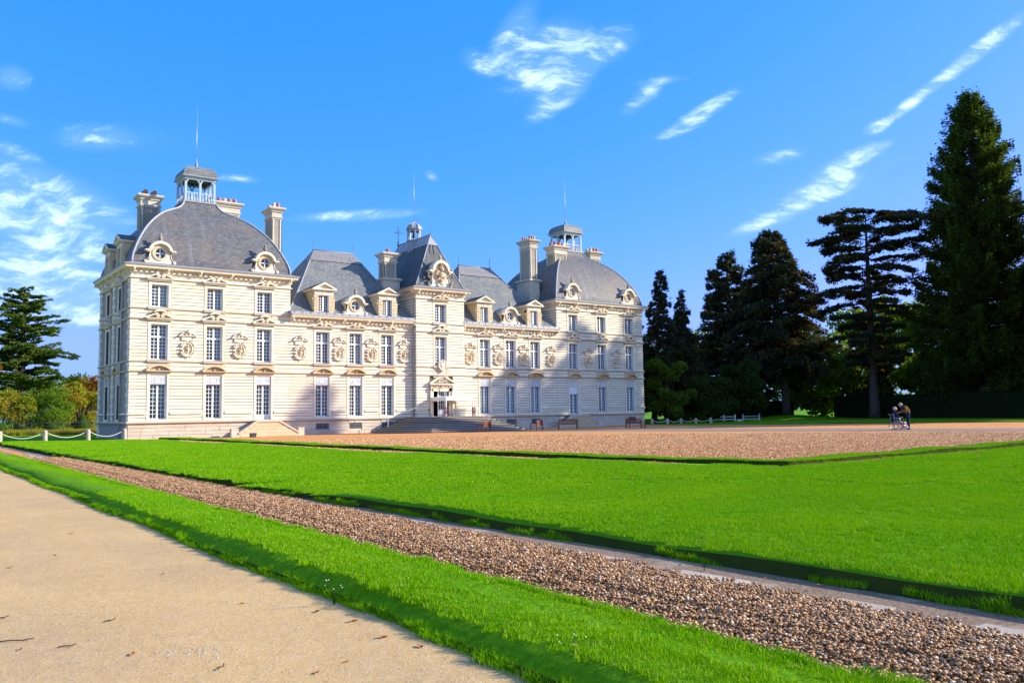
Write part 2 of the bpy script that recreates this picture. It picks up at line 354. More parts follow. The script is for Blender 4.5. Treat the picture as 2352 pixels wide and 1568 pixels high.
def f_pebble_c(t, b):
    r = t.island(); return t.ramp(r, (0, (.09, .04, .015)), (.3, (.38, .15, .045)), (.6, (.60, .26, .075)), (.85, (.74, .42, .17)), (1, (.90, .68, .44)))
PEBBLE_C = material('orange_pebbles', f_pebble_c, .7, .2)
def f_soil(t, b):
    p = t.pos(); n = t.noise(p, 22, 6, .7); n2 = t.noise(p, 1.2, 4); bump(t, b, n, .6, .03)
    return t.mix(t.step(n2, .5, .7), t.ramp(n, (.3, (.12, .08, .055)), (.7, (.32, .23, .165))), (.40, .32, .25))
SOIL = material('bare_soil', f_soil, 1, .05)
def f_path(t, b):
    p = t.pos(); n = t.noise(p, 90, 5, .7); n2 = t.noise(p, .7, 5, .6); n3 = t.noise(p, 6, 5, .65); v = t.node('ShaderNodeTexVoronoi'); t.put(v.inputs[0], p); v.inputs['Scale'].default_value = 110
    c = t.mix(t.step(n2, .3, .7), (.56, .365, .15), (.47, .305, .135)); c = t.mix(t.math('MULTIPLY', t.step(n3, .45, .7), .35), c, (.54, .40, .24))
    sc = t.node('ShaderNodeSeparateColor'); t.put(sc.inputs[0], v.outputs['Color'])
    c = t.mix(t.math('MULTIPLY', t.step(sc.outputs[0], .9, .95), .6), c, (.66, .56, .44)); c = t.mix(t.math('MULTIPLY', t.step(sc.outputs[1], .93, .97), .6), c, (.16, .11, .08))
    c = t.mix(t.math('MULTIPLY', t.step(n, .45, .75), .18), c, (.24, .18, .13))
    n4 = t.noise(t.scale(p, (1.6, .12, 1)), 1.0, 4, .6); c = t.mix(t.math('MULTIPLY', t.step(n4, .45, .7), .30), c, (.40, .285, .17)); n5 = t.noise(p, 2.6, 6, .7); c = t.mix(t.math('MULTIPLY', t.step(n5, .58, .72), .30), c, (.66, .47, .26))
    bump(t, b, t.math('ADD', t.math('ADD', n, t.math('MULTIPLY', n5, 2.0)), t.math('MULTIPLY', n3, 1.4)), .5, .014); return c
PATH = material('sandy_path', f_path, .95, .1)
def f_road(t, b):
    p = t.pos(); n = t.noise(p, 30, 4); n2 = t.noise(p, .6, 4); return t.mix(n2, t.ramp(n, (.3, (.20, .145, .115)), (.7, (.29, .22, .18))), (.25, .185, .15))
ROAD = material('packed_drive', f_road, .95, .1)
WOODR = flat('red_brown_wood', (.16, .05, .03), .6, .3, var=.2)
POSTS = flat('post_stone', (.42, .36, .27), .9, .1, var=.25)
ROPE = flat('white_rope', (.75, .73, .68), .8, .2)
TENT = flat('tent_fabric', (.80, .77, .68), .8, .2, var=.03)
SIGNR = flat('dark_red_sign', (.16, .008, .012), .5, .3)
SKIN = flat('skin', (.50, .27, .20), .6, .3)
GREYH = flat('grey_hair', (.40, .37, .36), .9, .1)
BROWNH = flat('brown_hair', (.05, .03, .02), .9, .1)
JACK = flat('tan_jacket', (.20, .10, .025), .9, .1)
NAVY = flat('navy_cloth', (.012, .016, .035), .9, .1)
JEANS = flat('dark_jeans', (.02, .03, .065), .9, .1)
SHOEW = flat('pale_shoe', (.65, .63, .60), .6, .3)
SHOED = flat('dark_shoe', (.02, .02, .02), .5, .3)
CHROME = flat('chrome', (.5, .52, .56), .3, .5, .7)
TYRE = flat('blue_grey_tyre', (.05, .07, .14), .6, .3)
BLANK = flat('red_blanket', (.28, .07, .05), .9, .1)
LEAFD = flat('dry_leaf', (.30, .10, .03), .8, .2, var=.4)
TWIG = flat('twig', (.07, .05, .035), .9, .1)

# ================================================================== THE CHATEAU
L = 53.86; PW = 12.5; PD = 11.2; TX0, TX1 = 24.3, 29.56; TY = -0.5
chateau = link('chateau', None); tag(chateau, 'cream limestone chateau with slate domes and a steep central roof behind the gravel court', 'chateau')
SIDE = -math.pi / 2
LP = [2.08, 6.24, 10.27]; LW = [15.40, 18.49, 21.60]; TC = 26.93
RPb = [L - x for x in LP][::-1]; RW = [L - x for x in LW][::-1]

def panel(mb, x0, x1, z0, z1, y0, y1, holes, mi=0):
    xs = sorted({x0, x1, *[c for h in holes for c in h[:2] if x0 < c < x1]}); zs = sorted({z0, z1, *[c for h in holes for c in h[2:] if z0 < c < z1]})
    for a, b in zip(xs, xs[1:]):
        run = None
        for c, d in zip(zs, zs[1:]):
            hole = any(h[0] < (a + b) / 2 < h[1] and h[2] < (c + d) / 2 < h[3] for h in holes)
            if hole:
                if run: mb.box(a, b, y0, y1, run[0], run[1], mi); run = None
            else: run = (run[0], d) if run else (c, d)
        if run: mb.box(a, b, y0, y1, run[0], run[1], mi)
ZB = [(1.34, 1.86), (2.0, 5.05), (5.22, 5.81), (5.98, 9.04)]
ZP = ZB + [(9.22, 9.82), (10.0, 12.13)]
def nrows(a, b): return max(1, round((b - a) / .252))
def courses(x0, x1, bays, zones, skip=()):
    """list of (xa, xb, za, zb) of the stones between window bays"""
    edges = [x0]; 
    for b in bays: edges += [b - .835, b + .835]
    edges.append(x1); out = []
    for k in range(0, len(edges), 2):
        for (a, b) in zones:
            n = nrows(a, b); h = (b - a) / n
            for i in range(n): out.append((edges[k], edges[k + 1], a + i * h, a + (i + 1) * h))
    return out
_course_mesh = {}
def stone_obj(name, parent, x0, x1, z0, z1, depth=.12, y=0.0, mat=None, gap=.042, loc=(0, 0, 0)):
    key = (round(x1 - x0, 2), round(z1 - z0, 3), depth, (mat or STONE).name)
    if key not in _course_mesh:
        mb = MB(); w_, h_ = x1 - x0, z1 - z0; g2 = gap / 2; g3 = .008
        mb.box(g3, w_ - g3, 0, depth, g2, h_ - g2); _course_mesh[key] = mb.mesh(name, mat or STONE)
    return link(name, _course_mesh[key], parent, (x0 + loc[0], y + loc[1], z0 + loc[2]))

OPEN = {'ground': (1.50, 4.16), 'mid': (6.03, 8.69), 'top': (10.05, 11.73)}
def holes_for(bays, floors, door=()):
    hs = []
    for b in bays:
        if 'g' in floors: hs.append((b - .59, b + .59, 1.36 if b in door else 1.50, 4.16))
        if 'm' in floors: hs.append((b - .59, b + .59, 6.03, 8.69))
        if 't' in floors: hs.append((b - .59, b + .59, 10.05, 11.73))
    return hs
BASEM = [(x - .6, x + .6, .43, .91) for x in LW] + [(x - .6, x + .6, .43, .91) for x in RW]
# --- walls (each a part, with its stones as sub-parts)
wall_l = MB(); panel(wall_l, 0.03, PW, 1.34, 13.2, .11, .55, holes_for(LP, 'gmt', (LP[2],)))
wall_left = build('wall', wall_l, JOINT, chateau)
wall_m = MB(); panel(wall_m, PW, TX0, 1.34, 10.0, .11, .55, holes_for(LW, 'gm')); wall_wing = build('wall', wall_m, JOINT, chateau)
wall_t = MB(); panel(wall_t, TX0 + .03, TX1 - .03, 1.34, 13.2, TY + .11, TY + .55, [(TC - .80, TC + .83, 1.3, 3.66)] + holes_for([TC], 'mt'))
for (xa, xb) in ((TX0 + .03, TX0 + .53), (TX1 - .53, TX1 - .03)): wall_t.box(xa, xb, TY + .55, 9.0, 1.0, 13.2)
wall_t.box(TX0 + .53, TX1 - .53, 8.5, 9.0, 1.0, 13.2); wall_tower = build('wall', wall_t, JOINT, chateau)
wall_r = MB(); panel(wall_r, TX1, L - PW, 1.34, 10.0, .11, .55, holes_for(RW, 'gm')); wall_rw = build('wall', wall_r, JOINT, chateau)
wall_p = MB(); panel(wall_p, L - PW + .03, L - .03, 1.34, 13.2, .11, .55, holes_for(RPb, 'gmt', (RPb[0],))); wall_p.box(L - PW + .03, L - PW + .5, .55, PD, 9.5, 13.2); wall_p.box(L - .5, L - .03, .55, PD, 0, 13.2)
wall_rp = build('wall', wall_p, JOINT, chateau)
bk = MB(); bk.box(.5, L - .5, PD - .4, PD, 0, 10); bk.box(PW - .4, PW, .55, PD, 9, 13.2); bk.box(.5, PW - .4, PD - .4, PD, 10, 13.2); bk.box(L - PW + .5, L - .5, PD - .4, PD, 10, 13.2)
build('back_wall', bk, STONE_G, chateau)
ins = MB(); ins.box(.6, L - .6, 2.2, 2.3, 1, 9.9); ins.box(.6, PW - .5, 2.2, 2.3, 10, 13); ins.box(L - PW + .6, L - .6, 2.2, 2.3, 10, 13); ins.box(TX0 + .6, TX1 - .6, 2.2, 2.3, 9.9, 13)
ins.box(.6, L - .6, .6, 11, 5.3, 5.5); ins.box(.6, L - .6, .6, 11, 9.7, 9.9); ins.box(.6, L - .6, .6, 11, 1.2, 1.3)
build('dark_backing', ins, DARK, chateau)
for x0, x1, bays, zones, wl in [(0, PW, LP, ZP, wall_left), (PW, TX0, LW, ZB, wall_wing)]:
    for (a, b, c, d) in courses(x0, x1, bays, zones): stone_obj('stone_course', wl, a, b, c, d)
rest = MB()
def rest_courses(x0, x1, bays, zones, y=0.0, skip=None):
    for (a, b, c, d) in courses(x0, x1, bays, zones):
        if skip: 
            a, b = skip(a, b, c, d)
            if b - a < .1: continue
        rest.box(a + .008, b - .008, y, y + .12, c + .021, d - .021)
def door_skip(a, b, c, d):
    if c < 4.9: return (a, min(b, TC - 1.25)) if a < TC else (max(a, TC + 1.3), b)
    return a, b
rest_courses(TX0, TX1, [TC], ZP, TY, door_skip); rest_courses(TX1, L - PW, RW, ZB); rest_courses(L - PW, L, RPb, ZP)
for z0, z1 in ZP:                                                        # returns of the projecting tower and the far pavilion above the wings
    n = nrows(z0, z1); h = (z1 - z0) / n
    for i in range(n):
        c, d = z0 + i * h + .025, z0 + (i + 1) * h - .025
        rest.box(TX0, TX0 + .05, TY + .12, 5.0 if z0 > 9 else 0, c, d); rest.box(TX1 - .05, TX1, TY + .12, 0, c, d)
        if z0 > 9: rest.box(L - PW, L - PW + .05, .12, PD, c, d)
tag(build('stone_courses', rest, STONE, chateau), kind='stuff')
# frieze under the cornices
fr = MB(); fr.box(0.0, PW, 0, .06, 12.28, 12.75); fr.box(TX0, TX1, TY, TY + .06, 12.28, 12.75); fr.box(L - PW, L, 0, .06, 12.28, 12.75)
fr.box(PW, TX0, 0, .06, 9.22, 9.7); fr.box(TX1, L - PW, 0, .06, 9.22, 9.7); fr.box(0.0, .05, .06, PD, 12.28, 12.75); fr.box(TX0, TX0 + .05, TY + .06, 8, 12.28, 12.75); fr.box(L - PW, L - PW + .05, .06, PD, 12.28, 12.75)
build('frieze', fr, STONE, chateau)
# plinth
pb = MB(); panel(pb, 0.06, L - .06, 0, 1.14, .04, .5, BASEM); pb.box(TX0 + .03, TX1 - .03, TY + .04, 0.04, 0, 1.14); plinth = build('plinth', pb, STONE_P, chateau)
prow = [(0, .31), (.31, .58), (.58, .87), (.87, 1.13)]
rs = random.Random(3); plr = MB()
def overl(x0, x1, z0, z1): return any(h[0] < x1 and h[1] > x0 and h[2] < z1 and h[3] > z0 for h in BASEM)
for ri, (a, b) in enumerate(prow):
    x = -.02
    while x < L - .2:
        w_ = (rs.uniform(.55, 1.7) if ri < 3 else rs.uniform(2.5, 4.5)); x2 = min(L + .02, x + w_)
        cuts = [(x, x2)]
        for h in BASEM:
            if h[2] < b - .03 and h[3] > a + .03:
                nc = []
                for (p, q) in cuts:
                    if h[1] <= p or h[0] >= q: nc.append((p, q))
                    else:
                        if h[0] - p > .06: nc.append((p, h[0]))
                        if q - h[1] > .06: nc.append((h[1], q))
                cuts = nc
        for (p, q) in cuts:
            if TX0 - .05 < p and q < TX1 + .05: continue
            yy = -.02 + rs.uniform(-.012, .012)
            if q < TX0: stone_obj('stone', plinth, p, q, a, b, .08, yy, STONE_P, gap=.022)
            else: plr.box(p + .006, q - .006, yy, yy + .08, a + .01, b - .01)
        x = x2
for (a, b) in prow: plr.box(TX0 - .02, TX1 + .02, TY - .02, TY + .05, a + .01, b - .01)
tag(build('plinth_stones', plr, STONE_P, chateau), kind='stuff')
# string courses, swept round the corners
def string(path, z0, z1, out=.10, mat=STONE, closed=False):
    mb = MB(); mb.sweep(path, [(0, z0), (out * .6, z0 + (z1 - z0) * .25), (out, z0 + (z1 - z0) * .4), (out, z1 - .02), (0, z1 + .01)], closed=closed); return build('string_course', mb, mat, chateau)
FRONT_L = [(0.0, PD), (0.0, 0.0), (TX0, 0.0)]; FRONT_T = [(TX0, 0.3), (TX0, TY), (TX1, TY), (TX1, 0.3)]; FRONT_R = [(TX1, 0.0), (L, 0.0), (L, PD)]
for pth in (FRONT_L, FRONT_T, FRONT_R):
    string(pth, 1.13, 1.345, .17, STONE_P)
    string(pth, 5.05, 5.22, .10, STONE_P); string(pth, 5.81, 5.98, .10, STONE_P); string(pth, 9.04, 9.22, .11, STONE_P)
PAV_L = [(0.0, PD), (0.0, 0.0), (PW, 0.0), (PW, PD)]; TOW = [(TX0, 8.5), (TX0, TY), (TX1, TY), (TX1, 8.5)]; PAV_R = [(L - PW, PD), (L - PW, 0.0), (L, 0.0), (L, PD)]
for pth in (PAV_L, TOW, PAV_R): string(pth, 9.82, 10.0, .09, STONE_P); string(pth, 12.13, 12.28, .12)
# low ledge between the ground floor windows
allb = [(0, LP + LW, TX0, 0.0), (TX1, RW + RPb, L, 0.0)]
def ledge_piece(a, b, y=0.0, par=None):
    q = MB(); q.box(a, b, y - .09, y + .13, 1.865, 1.995); return build('ledge', q, STONE, par or chateau)
for x0, bays, x1, y in allb:
    e = [x0 - .08 if x0 == 0 else x0]; 
    for b in bays: e += [b - .86, b + .86]
    e.append(x1 + .08 if x1 == L else x1)
    for a, b in zip(e[::2], e[1::2]): ledge_piece(a, b)
ledge_piece(TX0 - .08, TC - 1.5, TY); ledge_piece(TC + 1.45, TX1 + .08, TY)

# --- cornices with dentils and consoles
dn = MB(); dn.box(-.105, .105, -.13, .10, -.08, .08); DENT = dn.mesh('dentil', STONE)
cs = MB(); cs.prism([(-.12, .16), (-.10, -.02), (-.05, -.10), (.05, -.10), (.10, -.02), (.12, .16)], -.34, 0); cs.ball((-.0, -.36, .04), (.10, .08, .10)); cs.box(-.15, .15, -.40, 0, .13, .18); CONS = cs.mesh('console', STONE)
def cornice(path, zb, name='cornice', pitch=.40, skip_seg=(), lead=True, h=.66):
    """zb: underside of bed mould"""
    mb = MB()
    mb.sweep(path, [(0, zb), (.05, zb + .02), (.08, zb + .09), (.10, zb + .10), (.10, zb + .30), (.20, zb + .33), (.24, zb + .40), (.48, zb + .42), (.50, zb + .54), (.56, zb + .58), (.58, zb + .64), (0, zb + .70)])
    c = build(name, mb, STONE, chateau)
    for i in range(len(path) - 1):
        if i in skip_seg: continue
        a, b = Vector(path[i]), Vector(path[i + 1]); d = b - a; ln = d.length; d.normalize(); nrm = Vector((d.y, -d.x)); rz = math.atan2(d.y, d.x)
        n = int(ln / pitch); off = (ln - (n - 1) * pitch) / 2
        for k in range(n):
            p = a + d * (off + k * pitch) + nrm * .10; link('dentil', DENT, c, (p.x, p.y, zb + .20), rz)
        m = max(2, round(ln / 2.3) + 1)
        for k in range(m):
            p = a + d * (.12 + (ln - .24) * k / (m - 1)) + nrm * .10; link('console', CONS, c, (p.x, p.y, zb + .32), rz)
    return c
cornice(PAV_L, 12.50, skip_seg=(2,)); cornice(TOW, 12.50, skip_seg=(2,)); cornice(PAV_R, 12.50, skip_seg=(2,))
WL = [(PW - .01, 0.0), (TX0 + .01, 0.0)]; WR = [(TX1 - .01, 0.0), (L - PW + .01, 0.0)]
cornice(WL, 9.42); cornice(WR, 9.42)
# lead gutters
def gutter(path, z0, z1, o0=.62, o1=.30, mat=LEAD):
    mb = MB(); mb.sweep(path, [(o0 - .08, z0 - .02), (o0, z0), (o0, z0 + .06), (o1, z1 - .02), (o1 + .03, z1 + .02), (0, z1 + .03)]); return build('gutter', mb, mat, chateau)
for pth in (PAV_L, TOW, PAV_R): gutter(pth, 13.14, 13.36, .62, .12)
def wing_gutter(x0, x1):
    mb = MB(); mb.sweep([(x0, 0), (x1, 0)], [(.50, 10.06), (.56, 10.08), (.52, 10.30), (.30, 10.36), (-.3, 10.34)])
    x = x0 + .3
    while x < x1: mb.box(x - .02, x + .02, -.565, -.50, 10.07, 10.31); x += .72
    return build('gutter', mb, LEAD, chateau)
wing_gutter(PW - .12, TX0 + .02); wing_gutter(TX1 - .02, L - PW + .12)

# --- windows
def win_mesh(h, rows, transom=None, pw=.59, bottom=.10):
    """white casement; returns mesh and list of panes (cx, cz, w, h); z from 0"""
    mb = MB(); y0, y1 = .26, .33; f = .065; pan = []
    mb.box(-pw, pw, y0, y1, h - .06, h); mb.box(-pw, pw, y0, y1, 0, bottom)
    mb.box(-pw, -pw + f, y0, y1, bottom, h - .06); mb.box(pw - f, pw, y0, y1, bottom, h - .06)
    secs = [(bottom, h - .06, rows)]
    if transom: tz, ra, rb = transom; mb.box(-pw + f, pw - f, y0 - .03, y1, tz - .07, tz + .07); secs = [(bottom, tz - .07, rb), (tz + .07, h - .06, ra)]
    for a, b, n in secs:
        mb.box(-.065, .065, y0 - .03, y1, a, b)
        ph = (b - a) / n
        for i in range(1, n): mb.box(-pw + f, -.065, y0 + .01, y1 - .01, a + i * ph - .017, a + i * ph + .017); mb.box(.065, pw - f, y0 + .01, y1 - .01, a + i * ph - .017, a + i * ph + .017)
        xl = (-pw + f - .065) / 2
        for x in (xl, -xl):
            for i in range(n): mb.box(x - .016, x + .016, y0 + .01, y1 - .01, a + i * ph + .017, a + (i + 1) * ph - .017)
        for i in range(n):
            for s in (-1, 1):
                for lo, hi in ((.065, -xl - .016), (-xl + .016, pw - f)):
                    pan.append((s * (lo + hi) / 2, a + (i + .5) * ph, hi - lo, ph - .034))
    # inner shutter leaf folded against the right reveal
    mb.box(pw - .02, pw - .001, .02, .26, .05, h - .03)
    return mb, pan
WIN = {}
for k, a in {'ground': (2.66, 8, None), 'door': (2.80, 7, None), 'mid': (2.66, 9, (1.74, 3, 6)), 'top': (1.68, 6, None), 'dormer': (1.46, 6, None), 'short': (2.05, 6, None)}.items():
    mb, pan = win_mesh(a[0], a[1], a[2], .46 if k == 'dormer' else .59, .40 if k == 'door' else .09)
    pm = {}
    allp = MB()
    for (cx, cz, pw_, ph_) in pan:
        key = (round(pw_, 3), round(ph_, 3))
        if key not in pm: q = MB(); q.box(-pw_ / 2, pw_ / 2, -.004, .004, -ph_ / 2, ph_ / 2); pm[key] = q.mesh('pane', GLASS)
        allp.add([(cx - pw_ / 2, .30, cz - ph_ / 2), (cx + pw_ / 2, .30, cz - ph_ / 2), (cx + pw_ / 2, .30, cz + ph_ / 2), (cx - pw_ / 2, .30, cz + ph_ / 2)], [(0, 1, 2, 3)])
    WIN[k] = (mb.mesh('window', WHITE), pan, pm, allp.mesh('glazing', GLASS))
def curtain(par, x0, x1, z0, z1, mat=CURT):
    mb = MB(); n = 14; vs = []
    for i in range(n + 1): x = x0 + (x1 - x0) * i / n; y = .55 + .04 * math.sin(i * 2.1); vs += [(x, y, z0), (x, y, z1)]
    mb.add(vs, [(2 * i, 2 * i + 2, 2 * i + 3, 2 * i + 1) for i in range(n)], smooth=True); build('curtain', mb, mat, par)
def window(kind, x, z, parent=chateau, y=0.0, rot=0.0, panes=False, cur=None, w=.59):
    me, pan, pm, gl = WIN[kind]
    o = link('window', me, parent, (x, y, z), rot)
    if panes:
        for (cx, cz, a, b) in pan: link('pane', pm[(round(a, 3), round(b, 3))], o, (cx, .30, cz))
    else: link('glazing', gl, o)
    if cur:
        for c in cur: curtain(o, *c)
    return o
CREAMC = flat('cream_blind', (.70, .72, .62), .9, .1)
FULL = lambda h, m=CURT: [(-.57, .57, .1, h, m)]
fl = {('top', 0): FULL(1.6, CREAMC), ('top', 1): FULL(1.6, CREAMC), ('mid', 1): [(-.57, .57, 1.8, 2.6, CREAMC)], ('mid', 2): [(-.57, .57, 1.8, 2.6, CREAMC)], ('ground', 0): [(-.57, .10, .1, 2.6, CURT), (.10, .57, .1, 2.6, CURT)]}
for i, x in enumerate(LP):
    if i == 2: window('door', x, 1.36, panes=True)
    else: window('ground', x, 1.50, panes=True, cur=fl.get(('ground', i)))
    window('mid', x, 6.03, panes=True, cur=fl.get(('mid', i))); window('top', x, 10.05, panes=True, cur=fl.get(('top', i)))
for i, x in enumerate(LW): window('ground', x, 1.50, cur=[(.2, .57, .1, 2.6, CURT)] if i == 1 else None); window('mid', x, 6.03, cur=[(-.57, .57, 1.8, 2.6, CREAMC)] if i != 1 else [(.1, .57, .1, 2.6, CURT)])
for i, x in enumerate(RW): window('ground', x, 1.50, cur=FULL(2.6)); window('mid', x, 6.03, cur=FULL(2.5) if i == 0 else None)
for i, x in enumerate(RPb):
    if i == 0: window('short', x, 1.36)
    else: window('ground', x, 1.50)
    window('mid', x, 6.03); window('top', x, 10.05, cur=FULL(1.6) if i == 0 else None)
window('mid', TC, 6.03, y=TY, cur=FULL(2.5)); window('top', TC, 10.05, y=TY, cur=FULL(1.6))
# planks over the far pavilion's garden door
pk = MB()
for i in range(9): pk.box(RPb[0] - .58 + i * .129, RPb[0] - .58 + i * .129 + .122, .10, .14, 3.42, 4.15)
build('board_panel', pk, WHITE, chateau)

# --- architraves, sills, carved panels
def architrave_mesh(z0, z1, sill):
    mb = MB(); o, i_ = .815, .59
    for s in (-1, 1):
        a, b = (i_ + .05, o) if s > 0 else (-o, -i_ - .05); mb.box(a, b, -.025, .10, z0, z1 + .20)
        a, b = (i_, i_ + .05) if s > 0 else (-i_ - .05, -i_); mb.box(a, b, .01, .52, z0, z1)
    mb.box(-i_ - .05, i_ + .05, -.025, .10, z1 + .05, z1 + .20); mb.box(-i_ - .05, i_ + .05, .01, .30, z1, z1 + .05)
    return mb
ARCH = {'ground': architrave_mesh(1.345, 4.83, 0), 'mid': architrave_mesh(5.99, 8.69, 0), 'top': architrave_mesh(10.01, 11.73, 0)}
ARCH['ground'].box(-.64, .64, -.02, .3, 1.345, 1.50)
ARCHD = architrave_mesh(1.345, 4.83, 0).mesh('architrave', STONE)
ARCH = {k: v.mesh('architrave', STONE) for k, v in ARCH.items()}
sp = MB(); sp.box(-.815, .815, .005, .10, 5.22, 5.81); sp.box(-.815, .815, .005, .10, 4.9, 5.05); sp.box(-.815, -.60, -.012, .0, 5.23, 5.80); sp.box(.60, .815, -.012, .0, 5.23, 5.80); SPAN1 = sp.mesh('spandrel', STONE_P)
sp = MB(); sp.box(-.815, .815, .005, .10, 9.22, 9.82); sp.box(-.815, -.60, -.012, .0, 9.23, 9.81); sp.box(.60, .815, -.012, .0, 9.23, 9.81); SPAN2 = sp.mesh('spandrel', STONE_P)
sp = MB(); sp.box(-.88, .88, -.16, 0, -.02, .04); sp.box(-.86, .86, -.13, 0, -.13, -.02); SILL = sp.mesh('sill', STONE_P)
# white carved panel over ground floor windows
cp = MB(); cp.box(-.59, .59, .05, .30, 4.16, 4.80)
def oct_ring(mb, cx, cz, a, b, r, y, n=20, w=.02):
    o = [(cx + (a + w) * math.cos(2 * math.pi * i / n), cz + (b + w) * math.sin(2 * math.pi * i / n)) for i in range(n)]; q = [(cx + a * math.cos(2 * math.pi * i / n), cz + b * math.sin(2 * math.pi * i / n)) for i in range(n)]; mb.band(o, q, y, .05)
cart = [(-.3, -.2), (.3, -.2), (.33, -.14), (.42, -.14), (.47, -.07), (.47, .07), (.42, .14), (.33, .14), (.3, .2), (-.3, .2), (-.33, .14), (-.42, .14), (-.47, .07), (-.47, -.07), (-.42, -.14), (-.33, -.14)]
cp.band([(x * 1.06, 4.48 + z * 1.10) for x, z in cart], [(x, 4.48 + z) for x, z in cart], .025, .05)
bx = [(-.24, -.1), (.24, -.1), (.24, .1), (-.24, .1)]; cp.band([(x * 1.10, 4.48 + z * 1.2) for x, z in bx], [(x, 4.48 + z) for x, z in bx], .025, .05)
for sx in (-1, 1):
    cp.ball((sx * .37, .045, 4.48), (.035, .02, .035), n=6, m=4)
    for sz in (-1, 1): cp.ball((sx * .50, .045, 4.48 + sz * .25), (.03, .02, .03), n=6, m=4)
cp.box(-.57, .57, .035, .05, 4.165, 4.19); CARV = cp.mesh('carved_panel', PANEL)
for i, x in enumerate(LP + LW + RW + RPb):
    link('architrave', ARCHD if x in (LP[2], RPb[0]) else ARCH['ground'], chateau, (x, 0, 0)); link('architrave', ARCH['mid'], chateau, (x, 0, 0)); link('spandrel', SPAN1, chateau, (x, 0, 0)); link('carved_panel', CARV, chateau, (x, 0, 0))
    link('sill', SILL, chateau, (x, 0, 5.95))
for x in LP + RPb: link('architrave', ARCH['top'], chateau, (x, 0, 0)); link('spandrel', SPAN2, chateau, (x, 0, 0)); link('sill', SILL, chateau, (x, 0, 9.97))
for z in (5.95, 9.97): link('sill', SILL, chateau, (TC, TY, z))
link('architrave', ARCH['mid'], chateau, (TC, TY, 0)); link('architrave', ARCH['top'], chateau, (TC, TY, 0)); link('spandrel', SPAN2, chateau, (TC, TY, 0)); link('spandrel', SPAN1, chateau, (TC, TY, 0))

# --- pediments
def spiral(mb, cx, cz, r, sgn, y, n=22, turns=1.9, tr=.026):
    pts = []
    for i in range(n + 1): t = i / n; a = math.pi / 2 + sgn * turns * 2 * math.pi * t; rr = r * (1 - t * .86); pts.append((cx + rr * math.cos(a), y, cz + rr * math.sin(a)))
    mb.tube(pts, tr, 5)
def arm(mb, x0, z0, x1, z1, th, y0, y1, bulge=.1, n=8):
    o = []; q = []
    for i in range(n + 1):
        t = i / n; x = x0 + (x1 - x0) * t; z = z0 + (z1 - z0) * (t ** 1.15) + bulge * math.sin(math.pi * t) * .6; o.append((x, z + th / 2)); q.append((x, z - th / 2))
    if x1 < x0: o, q = o[::-1], q[::-1]
    mb.band(o, q, y0, y1, closed=False)
def scroll_pediment(w=1.0, arc=False, rise=.30):
    mb = MB(); mb.box(-w, w, -.26, .02, 0, .055); mb.box(-w * .95, w * .95, -.20, .02, -.07, 0); mb.box(-w * .86, w * .86, -.12, .02, -.16, -.07)
    for s in (-1, 1):
        arm(mb, s * w, .06, s * .17, rise + .12, .10, -.27, .02, .05)
        mb.lathe([(0.001, -.20), (.15, -.20), (.15, .02), (0.001, .02)], 0, 0, 14) if False else None
        disc = [(s * .165 + .14 * math.cos(2 * math.pi * k / 14), .055 + .17 + .14 * math.sin(2 * math.pi * k / 14)) for k in range(14)]; mb.prism(disc, -.24, .02)
        spiral(mb, s * .165, .225, .145, -s, -.25)
    if arc:
        o = [(.50 * math.cos(a), .18 + .46 * math.sin(a)) for a in np.linspace(math.radians(135), math.radians(45), 9)]; q = [(.50 * math.cos(a) * .92, .11 + .44 * math.sin(a)) for a in np.linspace(math.radians(135), math.radians(45), 9)]
        mb.band([(x * 1.25, z + .05) for x, z in o][::-1], [(x * 1.25, z + .03) for x, z in q][::-1], -.32, .02, closed=False)
    return mb
def seg_pediment(w=.98, h=.46, seed=1):
    mb = MB(); mb.box(-w, w, -.28, .02, 0, .06); mb.box(-w * .93, w * .93, -.16, .02, -.10, 0)
    R = (w * w + h * h) / (2 * h); a0 = math.asin(w / R); A = np.linspace(a0, -a0, 17)
    o = [(R * math.sin(a), .06 + h - R + R * math.cos(a)) for a in A]; R2 = R - .10; q = [((R - .10) * math.sin(a) * .95, .05 + h - R + R2 * math.cos(a)) for a in A]
    mb.band(o, q, -.30, .02, closed=False); mb.prism([(x, z) for x, z in q] , -.03, .02)
    r = random.Random(seed)
    for k in range(26):
        t = r.uniform(-1, 1); x = t * w * .6; mb.ball((x, -.05, .09 + r.uniform(0, 1) * (1 - abs(t)) * (h - .2)), (r.uniform(.03, .07), .05, r.uniform(.03, .06)), n=5, m=4)
    mb.ball((0, -.10, .17), (.07, .09, .10), n=7, m=5)
    return mb
SCR = scroll_pediment().mesh('pediment', STONE); SCRA = scroll_pediment(1.0, True).mesh('pediment', STONE); SEG = seg_pediment().mesh('pediment', STONE_W)
for x in LP + RPb: link('pediment', SCR, chateau, (x, 0, 12.17)); link('pediment', SCRA, chateau, (x, 0, 9.13))
for x in LW + RW: link('pediment', SCR, chateau, (x, 0, 9.10), scale=(1, 1, .9))
for x in LP + LW + RW + RPb: link('pediment', SEG, chateau, (x, 0, 5.12))
link('pediment', SCR, chateau, (TC, TY, 12.17)); link('pediment', SCRA, chateau, (TC, TY, 9.13))

